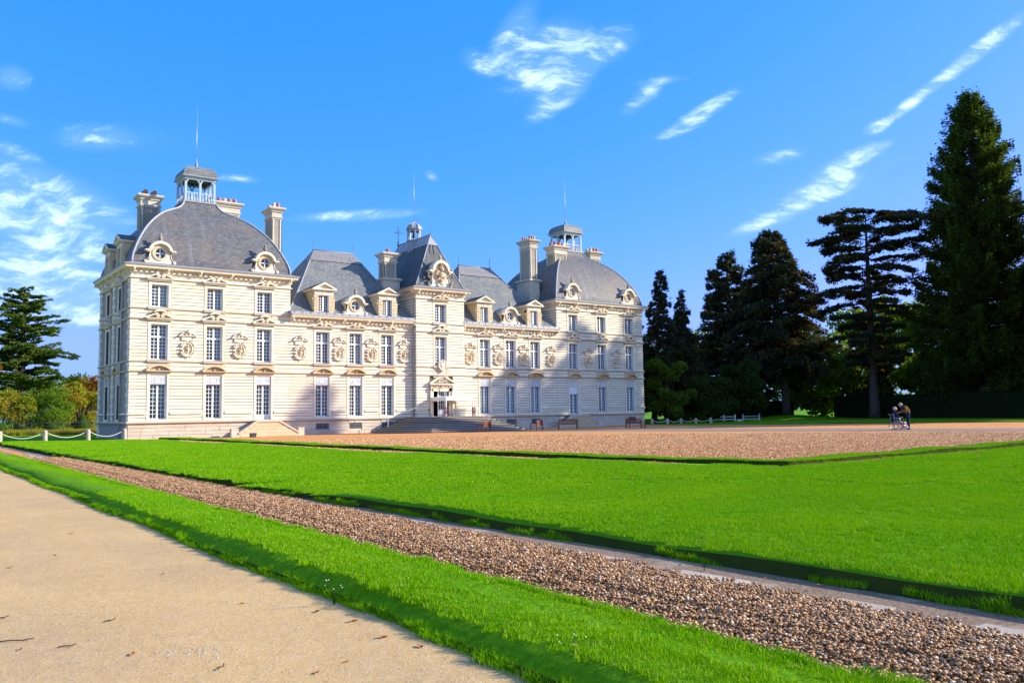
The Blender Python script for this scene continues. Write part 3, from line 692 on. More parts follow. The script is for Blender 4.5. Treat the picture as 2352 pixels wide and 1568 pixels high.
# --- medallions with busts
def bust_mesh(s=1.0):
    mb = MB()
    mb.ball((.015, -.16, .19), (.085, .10, .115), n=10, m=8); mb.ball((.02, -.25, .18), (.02, .035, .03), n=6, m=4); mb.ball((.01, -.12, .23), (.095, .09, .10), n=9, m=6)
    mb.lathe([(.05, .02), (.045, .08), (.055, .12)], 0, -.13, 8); mb.ball((0, -.10, -.03), (.19, .10, .10), n=12, m=8); mb.ball((-.12, -.10, -.02), (.08, .08, .09)); mb.ball((.13, -.10, -.03), (.08, .08, .09))
    mb.ball((0, -.13, -.10), (.14, .08, .12), n=10, m=6)
    mb.tube([(-.16, -.14, .03), (-.03, -.20, -.06), (.10, -.17, -.16)], .025, 5); mb.tube([(-.12, -.16, .06), (.02, -.21, -.02), (.15, -.15, -.10)], .02, 5)
    mb.lathe([(.10, -.33), (.10, -.29), (.04, -.26), (.035, -.21), (.07, -.18)], 0, -.09, 8)
    return mb
BUST = bust_mesh().mesh('bust', STONE_W)
def ell(a, b, n, a0=0, a1=2 * math.pi, cz=0): return [(a * math.cos(t), cz + b * math.sin(t)) for t in np.linspace(a0, a1, n, endpoint=(a1 - a0) < 6.2)]
md = MB()
md.prism(ell(.36, .50, 20), -.012, .03)
md.band(ell(.40, .54, 24), ell(.34, .48, 24), -.12, .02)
for a0, a1 in ((20, 75), (105, 160), (200, 255), (285, 340)):
    A0, A1 = R_(a0), R_(a1); o = ell(.60, .64, 9, A0, A1); q = ell(.51, .56, 9, A0, A1); md.band(o, q, -.14, .02, closed=False)
    md.tube([(x, -.13, z) for x, z in ell(.55, .60, 9, A0, A1)], .035, 5)
for a in (0, 180): md.ball((.57 * math.cos(R_(a)), -.10, 0), .06, n=7, m=5); md.ball((.48 * math.cos(R_(a)), -.10, .02), .045, n=6, m=4); md.tube([(math.cos(R_(a)) * .44, -.1, 0), (math.cos(R_(a)) * .6, -.1, 0)], .05, 6)
for x, z, r in ((0, .60, .07), (-.07, .63, .05), (.07, .63, .05), (0, -.58, .07), (-.10, -.56, .055), (.10, -.56, .055), (-.17, -.53, .04), (.17, -.53, .04), (0, -.66, .05)): md.ball((x, -.08, z), (r, .06, r * .8), n=7, m=5)
for a in (40, 140, 220, 320): md.ball((.6 * math.cos(R_(a)), -.1, .63 * math.sin(R_(a))), .04, n=6, m=4)
md.box(-.44, .44, -.06, .02, .68, 1.00); md.band([(-.44, .68), (.44, .68), (.44, 1.0), (-.44, 1.0)], [(-.37, .74), (.37, .74), (.37, .95), (-.37, .95)], -.09, -.05)
md.box(-.52, .52, -.17, .02, 1.00, 1.06)
for s in (-1, 1):
    arm(md, s * .66, 1.00, s * .10, 1.30, .09, -.20, .02, .10); spiral(md, s * .63, 1.0, .07, s, -.2, 12, 1.1, .028); spiral(md, s * .13, 1.16, .10, -s, -.19, 16, 1.6, .024)
md.prism([(.10 * math.cos(2 * math.pi * k / 10), 1.36 + .10 * math.sin(2 * math.pi * k / 10)) for k in range(10)], -.30, 0); md.ball((0, -.28, 1.44), .10, n=8, m=6)
MEDA = md.mesh('medallion', STONE)
for x in [4.18, 8.26, 13.37, 16.91, 20.02, 23.32]:
    for xx in (x, L - x):
        m_ = link('medallion', MEDA, chateau, (xx, 0, 6.88)); link('bust', BUST, m_, (0, 0, .02), rot=random.uniform(-.4, .4))

# --- basement windows
bs = MB()
for x in np.linspace(-.55, .55, 11): bs.box(x - .014, x + .014, .02, .05, 0, .48)
bs.box(-.6, .6, .025, .045, .12, .145); bs.box(-.6, .6, .025, .045, .34, .365); BAR = bs.mesh('grille', IRONG)
ky = MB()
for k in range(-3, 4): ky.prism([(k * .17 - .075, .49), (k * .17 + .075, .49), (k * .19 + .082, .70 if k else .74), (k * .19 - .082, .70 if k else .74)], -.055 - (.03 if k == 0 else 0), .0)
KEY = ky.mesh('basement_lintel', STONE_P)
for x in LW + RW + [RPb[2] + .1]:
    o = link('basement_window', KEY, chateau, (x, 0, .43)); link('grille', BAR, o, (0, -.05 if x == RPb[2] + .1 else 0, 0))
dk = MB(); dk.box(RPb[2] - .45, RPb[2] + .65, -.035, .0, .44, .90); build('basement_shutter', dk, IRON, chateau)

# --- central doorway
dr = MB()
for s in (-1, 1):
    a, b = sorted((s * .86, s * 1.14)); dr.box(TC + a, TC + b, TY - .05, TY + .3, 1.34, 3.95); a, b = sorted((s * 1.12, s * 1.24)); dr.box(TC + a, TC + b, TY - .16, TY, 1.34, 4.15); dr.ball((TC + s * 1.18, TY - .2, 3.9), (.09, .1, .22)); dr.box(TC + min(a, b), TC + max(a, b), TY - .22, TY - .1, 1.34, 1.62)
dr.box(TC - 1.14, TC + 1.14, TY - .05, TY + .3, 3.66, 3.98); dr.box(TC - 1.20, TC + 1.20, TY - .10, TY, 3.98, 4.25)
r = random.Random(9)
for k in range(60): dr.ball((TC + r.uniform(-1.05, 1.05), TY - .12, 4.02 + r.uniform(0, .2)), (r.uniform(.025, .06), .04, r.uniform(.02, .05)), n=5, m=4, mi=1)
dr.box(TC - 1.36, TC + 1.36, TY - .34, TY, 4.25, 4.35)
for s in (-1, 1): arm(dr, TC + s * 1.36, 4.38, TC + s * .30, 4.92, .12, TY - .36, TY, .12)
dr.prism([(TC - 1.1, 4.35), (TC + 1.1, 4.35), (TC + .7, 4.7), (TC + .3, 4.85), (TC - .3, 4.85), (TC - .7, 4.7)], TY - .04, TY + .02)
for k in range(40): t = r.uniform(-1, 1); dr.ball((TC + t * .55, TY - .2, 4.42 + r.uniform(0, .5) * (1 - abs(t) * .6)), (r.uniform(.03, .09), .09, r.uniform(.03, .08)), n=6, m=4)
for k in range(14): dr.ball((TC + r.uniform(-.1, .1), TY - .2, 3.75 + k * .04), (.05, .06, .05), n=6, m=4)
doorway = build('doorway', dr, [STONE, STONE_W], chateau)
ca = MB(); ca.prism([(.44 * math.cos(2 * math.pi * k / 24), .46 * math.sin(2 * math.pi * k / 24)) for k in range(24)], -.18, 0)
for k in range(22): a = 2 * math.pi * k / 22; ca.ball((.42 * math.cos(a), -.19, .44 * math.sin(a)), (.07, .06, .07), n=6, m=4)
for k in range(18): a = 2 * math.pi * k / 18; ca.ball((.31 * math.cos(a), -.19, .33 * math.sin(a)), (.04, .04, .04), n=5, m=4)
ca.prism([(-.17, .2), (-.17, -.05), (0, -.24), (.17, -.05), (.17, .2)], -.24, -.17)
for z in (.10, -.03): ca.box(-.12, .12, -.26, -.24, z - .02, z + .02)
for k in range(8): ca.ball((r.uniform(-.15, .15), -.22, .26 + r.uniform(0, .1)), .045, n=6, m=4)
ca.lathe([(.08, -.62), (.14, -.5), (.10, -.42)], 0, -.12, 8)
build('coat_of_arms', ca, STONE, chateau, loc=(TC + .07, TY, 6.08 - .02))
df = MB(); x0, x1 = TC - .80, TC + .83
df.box(x0, x0 + .05, TY + .28, TY + .40, 1.34, 3.66); df.box(x1 - .3, x1, TY + .28, TY + .40, 1.34, 3.66); df.box(x0 + .6, x0 + .68, TY + .28, TY + .38, 1.34, 3.66); df.box(x0, x1, TY + .28, TY + .40, 2.86, 2.98); dfo = build('door_frame', df, WHITE, chateau)
dl = MB(); a, b = x0 + .68, x1 - .3
dl.box(a, b, TY + .3, TY + .36, 1.36, 2.0); dl.box(a + .1, b - .1, TY + .28, TY + .30, 1.48, 1.9)
for xx in (a, b - .05): dl.box(xx, xx + .05, TY + .3, TY + .36, 2.0, 3.62)
for xx in np.linspace(a, b, 4)[1:3]: dl.box(xx - .018, xx + .018, TY + .31, TY + .35, 2.0, 3.62)
for zz in (2.42, 2.84, 3.2, 3.6): dl.box(a, b, TY + .305, TY + .355, zz - .018, zz + .018)
dlo = build('door', dl, WHITE, chateau); dg = MB(); dg.add([(a, TY + .33, 2.0), (b, TY + .33, 2.0), (b, TY + .33, 3.6), (a, TY + .33, 3.6)], [(0, 1, 2, 3)]); build('glazing', dg, GLASS, dlo)
dh = MB(); dh.ball((a + .06, TY + .25, 2.2), .03, n=6, m=4); build('handle', dh, IRON, dlo)
ol = MB(); ol.box(x0 - .02, x0 + .03, TY + .3, TY + .95, 1.36, 2.86); build('door', ol, WHITE, chateau)      # open leaf folded inwards
hall = MB(); hall.box(TC - 2, TC + 2, 1.9, 2.0, 1.2, 5); build('hall_dark_backdrop', hall, DARK, chateau)

# --- downpipes
for x, y, rt in ((-.10, 2.55, 0), (TX0 - .10, -.12, 0)):
    dp = MB(); top = 12.4 if x < 1 else 9.6
    dp.tube([(x, y, .1), (x, y, top - .25), (x - .02, y, top)], .06, 8)
    for z in np.arange(1.0, top, 1.9): dp.lathe([(.08, z), (.08, z + .06)], x, y, 8)
    build('downpipe', dp, ZINC, chateau)
dp = MB(); dp.tube([(TX0 - .1, -.1, 10.5), (TX0 - .1, -.1, 12.0), (TX0 + .0, -.1, 12.4)], .055, 8); build('downpipe', dp, ZINC, chateau)
dp = MB(); dp.tube([(L - PW - .1, 1.9, 10.9), (L - PW - .1, 1.9, 11.9), (L - PW - .02, 1.8, 12.3)], .055, 8); build('downpipe', dp, ZINC, chateau)

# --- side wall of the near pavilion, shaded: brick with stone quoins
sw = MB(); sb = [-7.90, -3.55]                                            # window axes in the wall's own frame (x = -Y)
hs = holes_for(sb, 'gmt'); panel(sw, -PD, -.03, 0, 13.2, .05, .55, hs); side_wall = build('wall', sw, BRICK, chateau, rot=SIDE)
rq = random.Random(5)
def quoins(xc, side, z0, z1, wa=.85, wb=.5):
    n = max(1, round((z1 - z0) / .37)); h = (z1 - z0) / n
    for i in range(n):
        w_ = wa if i % 2 else wb
        a, b = (xc - w_, xc) if side < 0 else ((xc, xc + w_) if side > 0 else (xc - w_ / 2, xc + w_ / 2))
        stone_obj('quoin', side_wall, a, b, z0 + i * h, z0 + (i + 1) * h, .09, -.02, STONE, gap=.03)
for (z0, z1) in [(0, 1.13), (1.34, 1.86), (2.0, 5.05), (5.22, 5.81), (5.98, 9.04), (9.22, 9.82), (10.0, 12.13)]:
    quoins(0.0, -1, z0, z1, 1.0, .7); quoins(-PD, 1, z0, z1, .95, .65)
    if z0 > 1: quoins(-5.75, 0, z0, z1, .85, .5)
for b in sb:
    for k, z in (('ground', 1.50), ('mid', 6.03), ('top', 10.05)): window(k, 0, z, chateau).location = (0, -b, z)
    for o in list(chateau.children)[-3:]: o.rotation_euler = (0, 0, SIDE)
    for k in ('ground', 'mid', 'top'): link('architrave', ARCH[k], chateau, (-.0, -b, 0), SIDE)
    link('carved_panel', CARV, chateau, (0, -b, 0), SIDE); link('spandrel', SPAN1, chateau, (0, -b, 0), SIDE); link('spandrel', SPAN2, chateau, (0, -b, 0), SIDE)
    link('pediment', SEG, chateau, (0, -b, 5.12), SIDE); link('pediment', SCRA, chateau, (0, -b, 9.13), SIDE); link('pediment', SCR, chateau, (0, -b, 12.17), SIDE)
for a, b in ((-PD - .08, sb[0] - .86), (sb[0] + .86, sb[1] - .86), (sb[1] + .86, .08)): ledge_piece(a, b).rotation_euler = (0, 0, SIDE)

# ================================================================== ROOFS
def roof_loft(prof, cx, cy, hx, hy, name, mat, k=3, hip_r=.09, hip_mat=None, sides=(0, 1, 2, 3)):
    """prof: (inset x, inset y, z); four separate slopes with UVs"""
    P = catmull(prof, k) if k > 1 else prof
    mb = MB()
    for sd in sides:
        vs = []; uvs = []; d = 0
        for i, (ix, iy, z) in enumerate(P):
            X, Y = hx - ix, hy - iy
            a, b = {0: ((-X, -Y), (X, -Y)), 1: ((X, -Y), (X, Y)), 2: ((X, Y), (-X, Y)), 3: ((-X, Y), (-X, -Y))}[sd]
            if i: q = P[i - 1]; d += math.hypot((iy - q[1]) if sd % 2 == 0 else (ix - q[0]), z - q[2])
            hw = (X if sd % 2 == 0 else Y)
            vs += [(cx + a[0], cy + a[1], z), (cx + b[0], cy + b[1], z)]; uvs += [(-hw, d), (hw, d)]
        fs = [(2 * i, 2 * i + 1, 2 * i + 3, 2 * i + 2) for i in range(len(P) - 1)]
        mb.add(vs, fs, 0, [[uvs[j] for j in f] for f in fs], smooth=True)
    o = build(name, mb, mat, chateau)
    for sx in (-1, 1):
        for sy in (-1, 1): hp = MB(); hp.tube([(cx + sx * (hx - ix), cy + sy * (hy - iy), z) for ix, iy, z in P], hip_r, 6); build('hip_flashing', hp, hip_mat or LEAD, o)
    return o
DOME = [(.02, .02, 13.36), (.10, .10, 13.95), (.42, .42, 14.8), (.82, .82, 15.62), (1.30, 1.28, 16.4), (1.88, 1.82, 17.12), (2.6, 2.5, 17.82), (3.35, 3.15, 18.34), (4.0, 3.6, 18.66), (4.45, 3.92, 18.92), (4.78, 4.15, 19.26), (4.92, 4.30, 19.62)]
def finial(mb, x, y, z, s=1.0):
    mb.lathe([(.05 * s, z), (.16 * s, z + .05 * s), (.17 * s, z + .10 * s), (.07 * s, z + .16 * s), (.11 * s, z + .25 * s), (.15 * s, z + .33 * s), (.09 * s, z + .45 * s), (.05 * s, z + .60 * s), (.07 * s, z + .68 * s), (.03 * s, z + .78 * s), (.03 * s, z + .95 * s)], x, y, 8)
def lantern(cx, cy, z):
    ln = link('lantern', None, chateau, (cx, cy, z))
    hx = hy = 1.27
    b = MB(); b.box(-hx - .12, hx + .12, -hy - .12, hy + .12, -.06, .08); b.box(-hx, hx, -hy, hy, .08, .12); build('floor', b, LEAD, ln)
    ps = [(-1, -1), (0, -1), (1, -1), (1, 0), (1, 1), (0, 1), (-1, 1), (-1, 0)]
    pm = MB(); pm.box(-.085, .085, -.085, .085, .12, 1.72); pm.box(-.11, .11, -.11, .11, .10, .2); PM = pm.mesh('post', ZINC)
    for sx, sy in ps: link('post', PM, ln, (sx * (hx - .09), sy * (hy - .09), 0))
    # arches
    am = MB(); w_ = (hx - .09) / 2 - .085; n = 12; A = np.linspace(math.pi, 0, n + 1)
    low = [(w_ * math.cos(t), 1.50 + w_ * .95 * math.sin(t)) for t in A]; top = [(x, 2.06) for x, _ in low]
    am.band(top[::-1], low[::-1], -.05, .05, closed=False); AM = am.mesh('arch', ZINC)
    bal = MB(); bal.lathe([(.06, .12), (.06, .2), (.09, .28), (.04, .42), (.03, .55), (.06, .68), (.05, .74)], 0, 0, 7); BM = bal.mesh('baluster', ZINC)
    for q in range(4):
        for s in (-1, 1):
            rz = q * math.pi / 2; px, py = s * (hx - .09) / 2, -(hy - .09)
            c, s_ = math.cos(rz), math.sin(rz); link('arch', AM, ln, (px * c - py * s_, px * s_ + py * c, 0), rz)
            for i in range(4):
                bx_ = px + (i - 1.5) * .24; link('baluster', BM, ln, (bx_ * c - py * s_, bx_ * s_ + py * c, 0))
    rl = MB()
    for y in (-hy + .09, hy - .09): rl.box(-hx, hx, y - .05, y + .05, .74, .82); rl.box(y - .05, y + .05, -hy, hy, .742, .822)
    build('rail', rl, ZINC, ln)
    ev = MB(); ev.sweep([(-hx, hy), (-hx, -hy), (hx, -hy), (hx, hy)], [(-.15, 1.90), (.0, 1.90), (0, 2.05), (.10, 2.12), (.22, 2.14), (.24, 2.20), (-.1, 2.24)], closed=True); build('eave', ev, ZINC, ln)
    rf = MB(); prof = catmull([(.0, 2.22), (.03, 2.5), (.13, 2.78), (.30, 2.98), (.48, 3.07)], 3)
    for sd in range(4):
        vs = []; uvs = []; d = 0
        for i, (ins_, z_) in enumerate(prof):
            X = hx + .14 - ins_; rot = sd * math.pi / 2; c, s_ = math.cos(rot), math.sin(rot)
            if i: d += math.hypot(ins_ - prof[i - 1][0], z_ - prof[i - 1][1])
            for x in (-X, X): y = -X; vs.append((x * c - y * s_, x * s_ + y * c, z_)); uvs.append((x, d))
        fs = [(2 * i, 2 * i + 1, 2 * i + 3, 2 * i + 2) for i in range(len(prof) - 1)]; rf.add(vs, fs, 0, [[uvs[j] for j in f] for f in fs], True)
    rf.add([(-.93, -.93, 3.07), (.93, -.93, 3.07), (.93, .93, 3.07), (-.93, .93, 3.07)], [(0, 1, 2, 3)], 1)
    rf.sweep([(-.9, .9), (-.9, -.9), (.9, -.9), (.9, .9)], [(.05, 3.03), (.06, 3.09), (-.3, 3.14), (-.75, 3.24), (-.88, 3.34)], 1, closed=True)
    rf.box(-hx, hx, -hy, hy, 2.10, 2.2, 2)
    roof_ = build('roof', rf, [SLATE2, LEAD, IRON], ln)
    fn = MB(); finial(fn, 0, 0, 3.2, 1.0); build('finial', fn, LEAD, ln)
    rd = MB(); rd.tube([(0, 0, 4.1), (0, 0, 5.6), (.02, 0, 8.75)], [.028, .022, .010], 5); build('lightning_rod', rd, RODM, ln)
    return ln
for cx in (PW / 2, L - PW / 2):
    roof_loft(DOME, cx, PD / 2, PW / 2, PD / 2, 'dome_roof', SLATE); lantern(cx, PD / 2, 19.62)

# --- wing roofs, hipped, with short lead-capped ridges
def wing_roof(x0, x1, xa, xb):
    ry, rz, zb = 5.6, 16.85, 10.30; T = [0, .04, .12, .25, .5, .8, 1.0]; sag = lambda t: -.28 * math.sin(math.pi * min(1, t * 1.0)) * (1 - t) + 0
    def pt(t, end): # on hip
        z = zb + (rz - zb) * t + sag(t); x = (x0 + (xa - x0) * t) if end == 0 else (x1 + (xb - x1) * t); return x, z
    mb = MB()
    def strip(A, B):
        vs = []; uvs = []; d = 0
        for i, (a, b) in enumerate(zip(A, B)):
            if i: d += (Vector(a) - Vector(A[i - 1])).length * .93
            vs += [a, b]; w_ = (Vector(a) - Vector(b)).length / 2; uvs += [(-w_, d), (w_, d)]
        fs = [(2 * i, 2 * i + 1, 2 * i + 3, 2 * i + 2) for i in range(len(A) - 1)]; mb.add(vs, fs, 0, [[uvs[j] for j in f] for f in fs], True)
    Fl = [(pt(t, 0)[0], ry * t, pt(t, 0)[1]) for t in T]; Fr = [(pt(t, 1)[0], ry * t, pt(t, 1)[1]) for t in T]
    Bl = [(x, 11.2 - y, z) for x, y, z in Fl]; Br = [(x, 11.2 - y, z) for x, y, z in Fr]
    strip(Fl, Fr); strip(Br, Bl); strip(Bl, Fl); strip(Fr, Br)
    o = build('wing_roof', mb, SLATE2, chateau)
    for h_ in (Fl, Fr, Bl, Br): hp = MB(); hp.tube([(x, y, z + .01) for x, y, z in h_], .06, 6); build('hip_flashing', hp, LEAD, o)
    ld = MB(); t0 = .83                                                   # lead cap
    q = lambda e, t, off: (pt(t, e)[0] , ry * t - off, pt(t, e)[1] + off)
    a, b, c, d = q(0, t0, .05), q(1, t0, .05), q(1, 1, .05), q(0, 1, .05); ld.add([a, b, c, d], [(0, 1, 2, 3)])
    a2, b2 = (a[0], 11.2 - a[1], a[2]), (b[0], 11.2 - b[1], b[2]); ld.add([b2, a2, d, c], [(0, 1, 2, 3)]); ld.add([a2, a, d], [(0, 1, 2)]); ld.add([b, b2, c], [(0, 1, 2)])
    n = 9
    for i in range(n + 1):
        x = a[0] + .3 + (b[0] - a[0] - .6) * i / n; ld.tube([(x, a[1] - .12, a[2] - .32), (x + (xa + xb - 2 * x) * .10, a[1] + .55, a[2] + .66)], .035, 4)
    ld.tube([(xa - .1, ry, rz + .04), (xb + .1, ry, rz + .04)], .07, 6)
    build('ridge_cap', ld, LEADB, o)
    for x in (xa, xb):
        fn = MB(); fn.lathe([(.06, rz), (.05, rz + .2), (.025, rz + .3), (.02, rz + .75), (.06, rz + .80), (.055, rz + .86), (.015, rz + .92), (.01, rz + 1.2)], x, ry, 7); build('finial', fn, COPPER, o)
wing_roof(PW - .15, TX0 + .1, 16.97, 20.9); wing_roof(TX1 - .1, L - PW + .15, L - 20.9, L - 16.97)

# --- tower roof: steep, ridge running back
tb = MB(); zb, zr = 13.38, 18.65; hx = (TX1 - TX0) / 2 + .02; Tt = [0, .05, .14, .3, .6, 1.0]
def tp(t, sx, back):
    z = zb + (zr - zb) * t - .22 * math.sin(math.pi * t) * (1 - t); x = TC + sx * hx * (1 - t) ** 1.0; y = (TY + (1.2 - TY) * t) if not back else (9.0 - (9.0 - 7.3) * t); return (x, y, z)
def tstrip(mb, A, B):
    vs = []; uvs = []; d = 0
    for i, (a, b) in enumerate(zip(A, B)):
        if i: d += math.dist(A[i], A[i - 1]) * .9
        vs += [a, b]; w_ = math.dist(a, b) / 2; uvs += [(-w_, d), (w_, d)]
    fs = [(2 * i, 2 * i + 1, 2 * i + 3, 2 * i + 2) for i in range(len(A) - 1)]; mb.add(vs, fs, 0, [[uvs[j] for j in f] for f in fs], True)
q4 = [[tp(t, sx, bk_) for t in Tt] for sx, bk_ in ((-1, 0), (1, 0), (1, 1), (-1, 1))]
for i in range(4): tstrip(tb, q4[i], q4[(i + 1) % 4])
trf = build('tower_roof', tb, SLATE3, chateau)
for h_ in q4: hp = MB(); hp.tube(h_, .06, 6); build('hip_flashing', hp, LEAD, trf)
lc = MB(); t0 = .80; cc = [tp(t0, -1, 0), tp(t0, 1, 0), tp(1, 0, 0), tp(t0, 1, 1), tp(t0, -1, 1), tp(1, 0, 1)]
cc = [(x + (x - TC) * .06, y - (.05 if i < 2 else 0), z + .03) for i, (x, y, z) in enumerate(cc)]
lc.add(cc, [(0, 1, 2), (1, 3, 5, 2), (3, 4, 5), (4, 0, 2, 5)]); lc.tube([cc[2], cc[5]], .06, 6)
for xo in (-.22, .12):
    lc.tube([(TC + xo, cc[0][1] - .03, cc[0][2] + .0), (TC + xo * 1.5, cc[0][1] - .34, cc[0][2] - .85)], .035, 4)
for i in range(8): y = 2.0 + i * .7; lc.tube([(cc[0][0] - .02, y, cc[0][2] + .05), (cc[0][0] - .28, y, cc[0][2] - .5)], .03, 4)
build('ridge_cap', lc, LEAD, trf)
fn = MB(); fn.lathe([(.07, 18.6), (.05, 18.9), (.02, 19.0), (.02, 19.2), (.05, 19.24), (.015, 19.3), (.01, 19.5)], TC, 1.2, 7); build('finial', fn, COPPER, trf)
# cross
cz = 18.55; cy_ = 7.5; cm = MB(); cm.lathe([(.12, cz), (.16, cz + .1), (.06, cz + .25), (.14, cz + .38), (.05, cz + .5)], TC, cy_, 8)
cm.tube([(TC, cy_, cz + .4), (TC, cy_, cz + 2.0)], .03, 5); cm.tube([(TC - .42, cy_ , cz + 1.42), (TC + .42, cy_, cz + 1.42)], .03, 5)
cm.tube([(TC + .2 * math.cos(a), cy_, cz + 1.42 + .2 * math.sin(a)) for a in np.linspace(0, 2 * math.pi, 13)], .02, 4)
for dx, dz in ((-.45, 0), (.45, 0), (0, .6)): cm.ball((TC + dx, cy_, cz + 1.42 + dz), .05, n=6, m=4)
build('cross', cm, IRON, chateau)
# bell lantern
bl = link('bell_lantern', None, chateau, (TC, 4.3, 17.3))
b_ = MB(); b_.lathe([(.74, 0), (.74, 1.15), (.80, 1.2), (.80, 1.28), (.7, 1.3)], 0, 0, 8, smooth=False); build('drum', b_, LEAD, bl)
pm = MB()
for k in range(8):
    a = math.pi / 8 + k * math.pi / 4; pm = MB(); pm.box(-.055, .055, -.055, .055, 1.28, 2.3); build('post', pm, ZINC, bl, loc=(.66 * math.cos(a), .66 * math.sin(a), 0), rot=a)
am = MB()
for k in range(8):
    a0 = math.pi / 8 + k * math.pi / 4; a1 = a0 + math.pi / 4; n = 8
    p0 = Vector((.66 * math.cos(a0), .66 * math.sin(a0))); p1 = Vector((.66 * math.cos(a1), .66 * math.sin(a1)))
    vs = []
    for i in range(n + 1): t = i / n; p = p0.lerp(p1, t); zl = 2.08 + .17 * math.sin(math.pi * t); vs += [(p.x, p.y, zl), (p.x, p.y, 2.36)]
    am.add(vs, [(2 * i, 2 * i + 2, 2 * i + 3, 2 * i + 1) for i in range(n)])
build('arcade', am, ZINC, bl)
cpd = MB(); cpd.lathe([(.80, 2.34), (.82, 2.38), (.80, 2.42)] + [(.78 * math.cos(t), 2.42 + .62 * math.sin(t)) for t in np.linspace(0.05, 1.4, 8)], 0, 0, 8, smooth=False)
cpo = build('dome', cpd, LEAD, bl); rb = MB()
for k in range(8): a = k * math.pi / 4; rb.tube([(.80 * math.cos(t) * math.cos(a), .80 * math.cos(t) * math.sin(a), 2.42 + .64 * math.sin(t)) for t in np.linspace(0, 1.45, 8)], .03, 5)
rb.lathe([(.14, 3.02), (.14, 3.10), (.04, 3.2)], 0, 0, 8); build('rib', rb, ZINC, bl)
be = MB(); be.lathe([(.24, 1.62), (.20, 1.70), (.15, 1.95), (.08, 2.05), (.02, 2.1)], 0, 0, 10); build('bell', be, IRON, bl)
rd = MB(); rd.tube([(0, 0, 3.1), (0, 0, 8.4)], [.024, .008], 5); build('lightning_rod', rd, RODM, bl)

# --- dormers
def oculus_dormer(x, z, y=-.06, depth=1.5, wider=1.0):
    o = link('oculus_dormer', None, chateau, (x, y, z)); cz = .80
    bd = MB(); prof = [(-.98, 0), (.98, 0), (.84, .22), (.74, .45), (.74, .92), (.74, 1.0)] + [(.74 * math.cos(t), 1.0 + .62 * math.sin(t)) for t in np.linspace(.2, math.pi - .2, 11)] + [(-.74, 1.0), (-.74, .92), (-.74, .45), (-.84, .22)]
    inner = [(.40 * math.cos(t), cz + .40 * math.sin(t)) for t in np.linspace(-math.pi / 2 - .9, -math.pi / 2 - .9 + 2 * math.pi, len(prof), endpoint=False)]
    bd.band(prof, inner, 0, .35); bd.band(prof, [(px * .98, pz) for px, pz in prof], .0, depth); build('body', bd, STONE, o)
    rg = MB(); N = 24; oo = [(.58 * math.cos(2 * math.pi * k / N), cz + .58 * math.sin(2 * math.pi * k / N)) for k in range(N)]; ii = [(.40 * math.cos(2 * math.pi * k / N), cz + .40 * math.sin(2 * math.pi * k / N)) for k in range(N)]; rg.band(oo, ii, -.07, .30); build('ring', rg, STONE_W, o)
    hd = MB(); A = np.linspace(0.12, math.pi - .12, 17); hd.band([(.86 * math.cos(t), .92 + .80 * math.sin(t)) for t in A], [(.68 * math.cos(t), .92 + .60 * math.sin(t)) for t in A], -.26, .5, closed=False)
    for s in (-1, 1): a, b = sorted((s * .78, s * 1.12)); hd.box(a, b, -.26, .5, .93, 1.03); a, b = sorted((s * .76, s * 1.0)); hd.box(a, b, -.18, .5, .85, .93)
    build('hood_mould', hd, STONE, o)
    sc = MB()
    for s in (-1, 1): sc.prism([(s * 1.05 + .13 * math.cos(2 * math.pi * k / 12), .12 + .13 * math.sin(2 * math.pi * k / 12)) for k in range(12)], -.05, .3); spiral(sc, s * 1.05, .12, .12, s, -.06, 14, 1.5, .022); sc.tube([(s * .98, -.02, .25), (s * .82, -.02, .42), (s * .76, -.02, .75)], .035, 5)
    build('scroll', sc, STONE, o)
    fn = MB(); fn.lathe([(.12, 1.66), (.14, 1.74), (.07, 1.78), (.13, 1.86), (.19, 1.96), (.17, 2.03), (.08, 2.07), (.07, 2.12), (.12, 2.18), (.11, 2.27), (.04, 2.34)], 0, .02, 10); build('finial', fn, STONE_G, o)
    wn = MB(); wn.box(-.03, .03, .10, .15, cz - .4, cz + .4); wn.box(-.4, .4, .10, .15, cz - .03, cz + .03)
    wn.band([(.42 * math.cos(2 * math.pi * k / N), cz + .42 * math.sin(2 * math.pi * k / N)) for k in range(N)], [(.35 * math.cos(2 * math.pi * k / N), cz + .35 * math.sin(2 * math.pi * k / N)) for k in range(N)], .10, .15)
    wo = build('window', wn, WHITE, o); gl = MB(); gl.prism([(.36 * math.cos(2 * math.pi * k / 20), cz + .36 * math.sin(2 * math.pi * k / 20)) for k in range(20)], .12, .125); 
    glo = build('glazing', gl, GLASS, o); dkk = MB(); dkk.box(-.6, .6, .33, .4, .2, 1.45); build('inner_lining', dkk, DARK, o)
    rf = MB(); A = np.linspace(0, math.pi, 11); vs = []
    for t in A: px, pz = .84 * math.cos(t), .96 + .78 * math.sin(t); vs += [(px, .4, pz), (px, depth + .6, pz)]
    rf.add(vs, [(2 * i, 2 * i + 1, 2 * i + 3, 2 * i + 2) for i in range(len(A) - 1)]); build('roof', rf, LEAD, o)
    return o
for x in (LP[0] - .03, LP[2] + .02, L - LP[2] - .02, L - LP[0] + .03): oculus_dormer(x, 13.38, y=-.02)
for x in (18.46, L - 18.50): oculus_dormer(x, 10.36, y=-.02, depth=1.6)
DORM = None
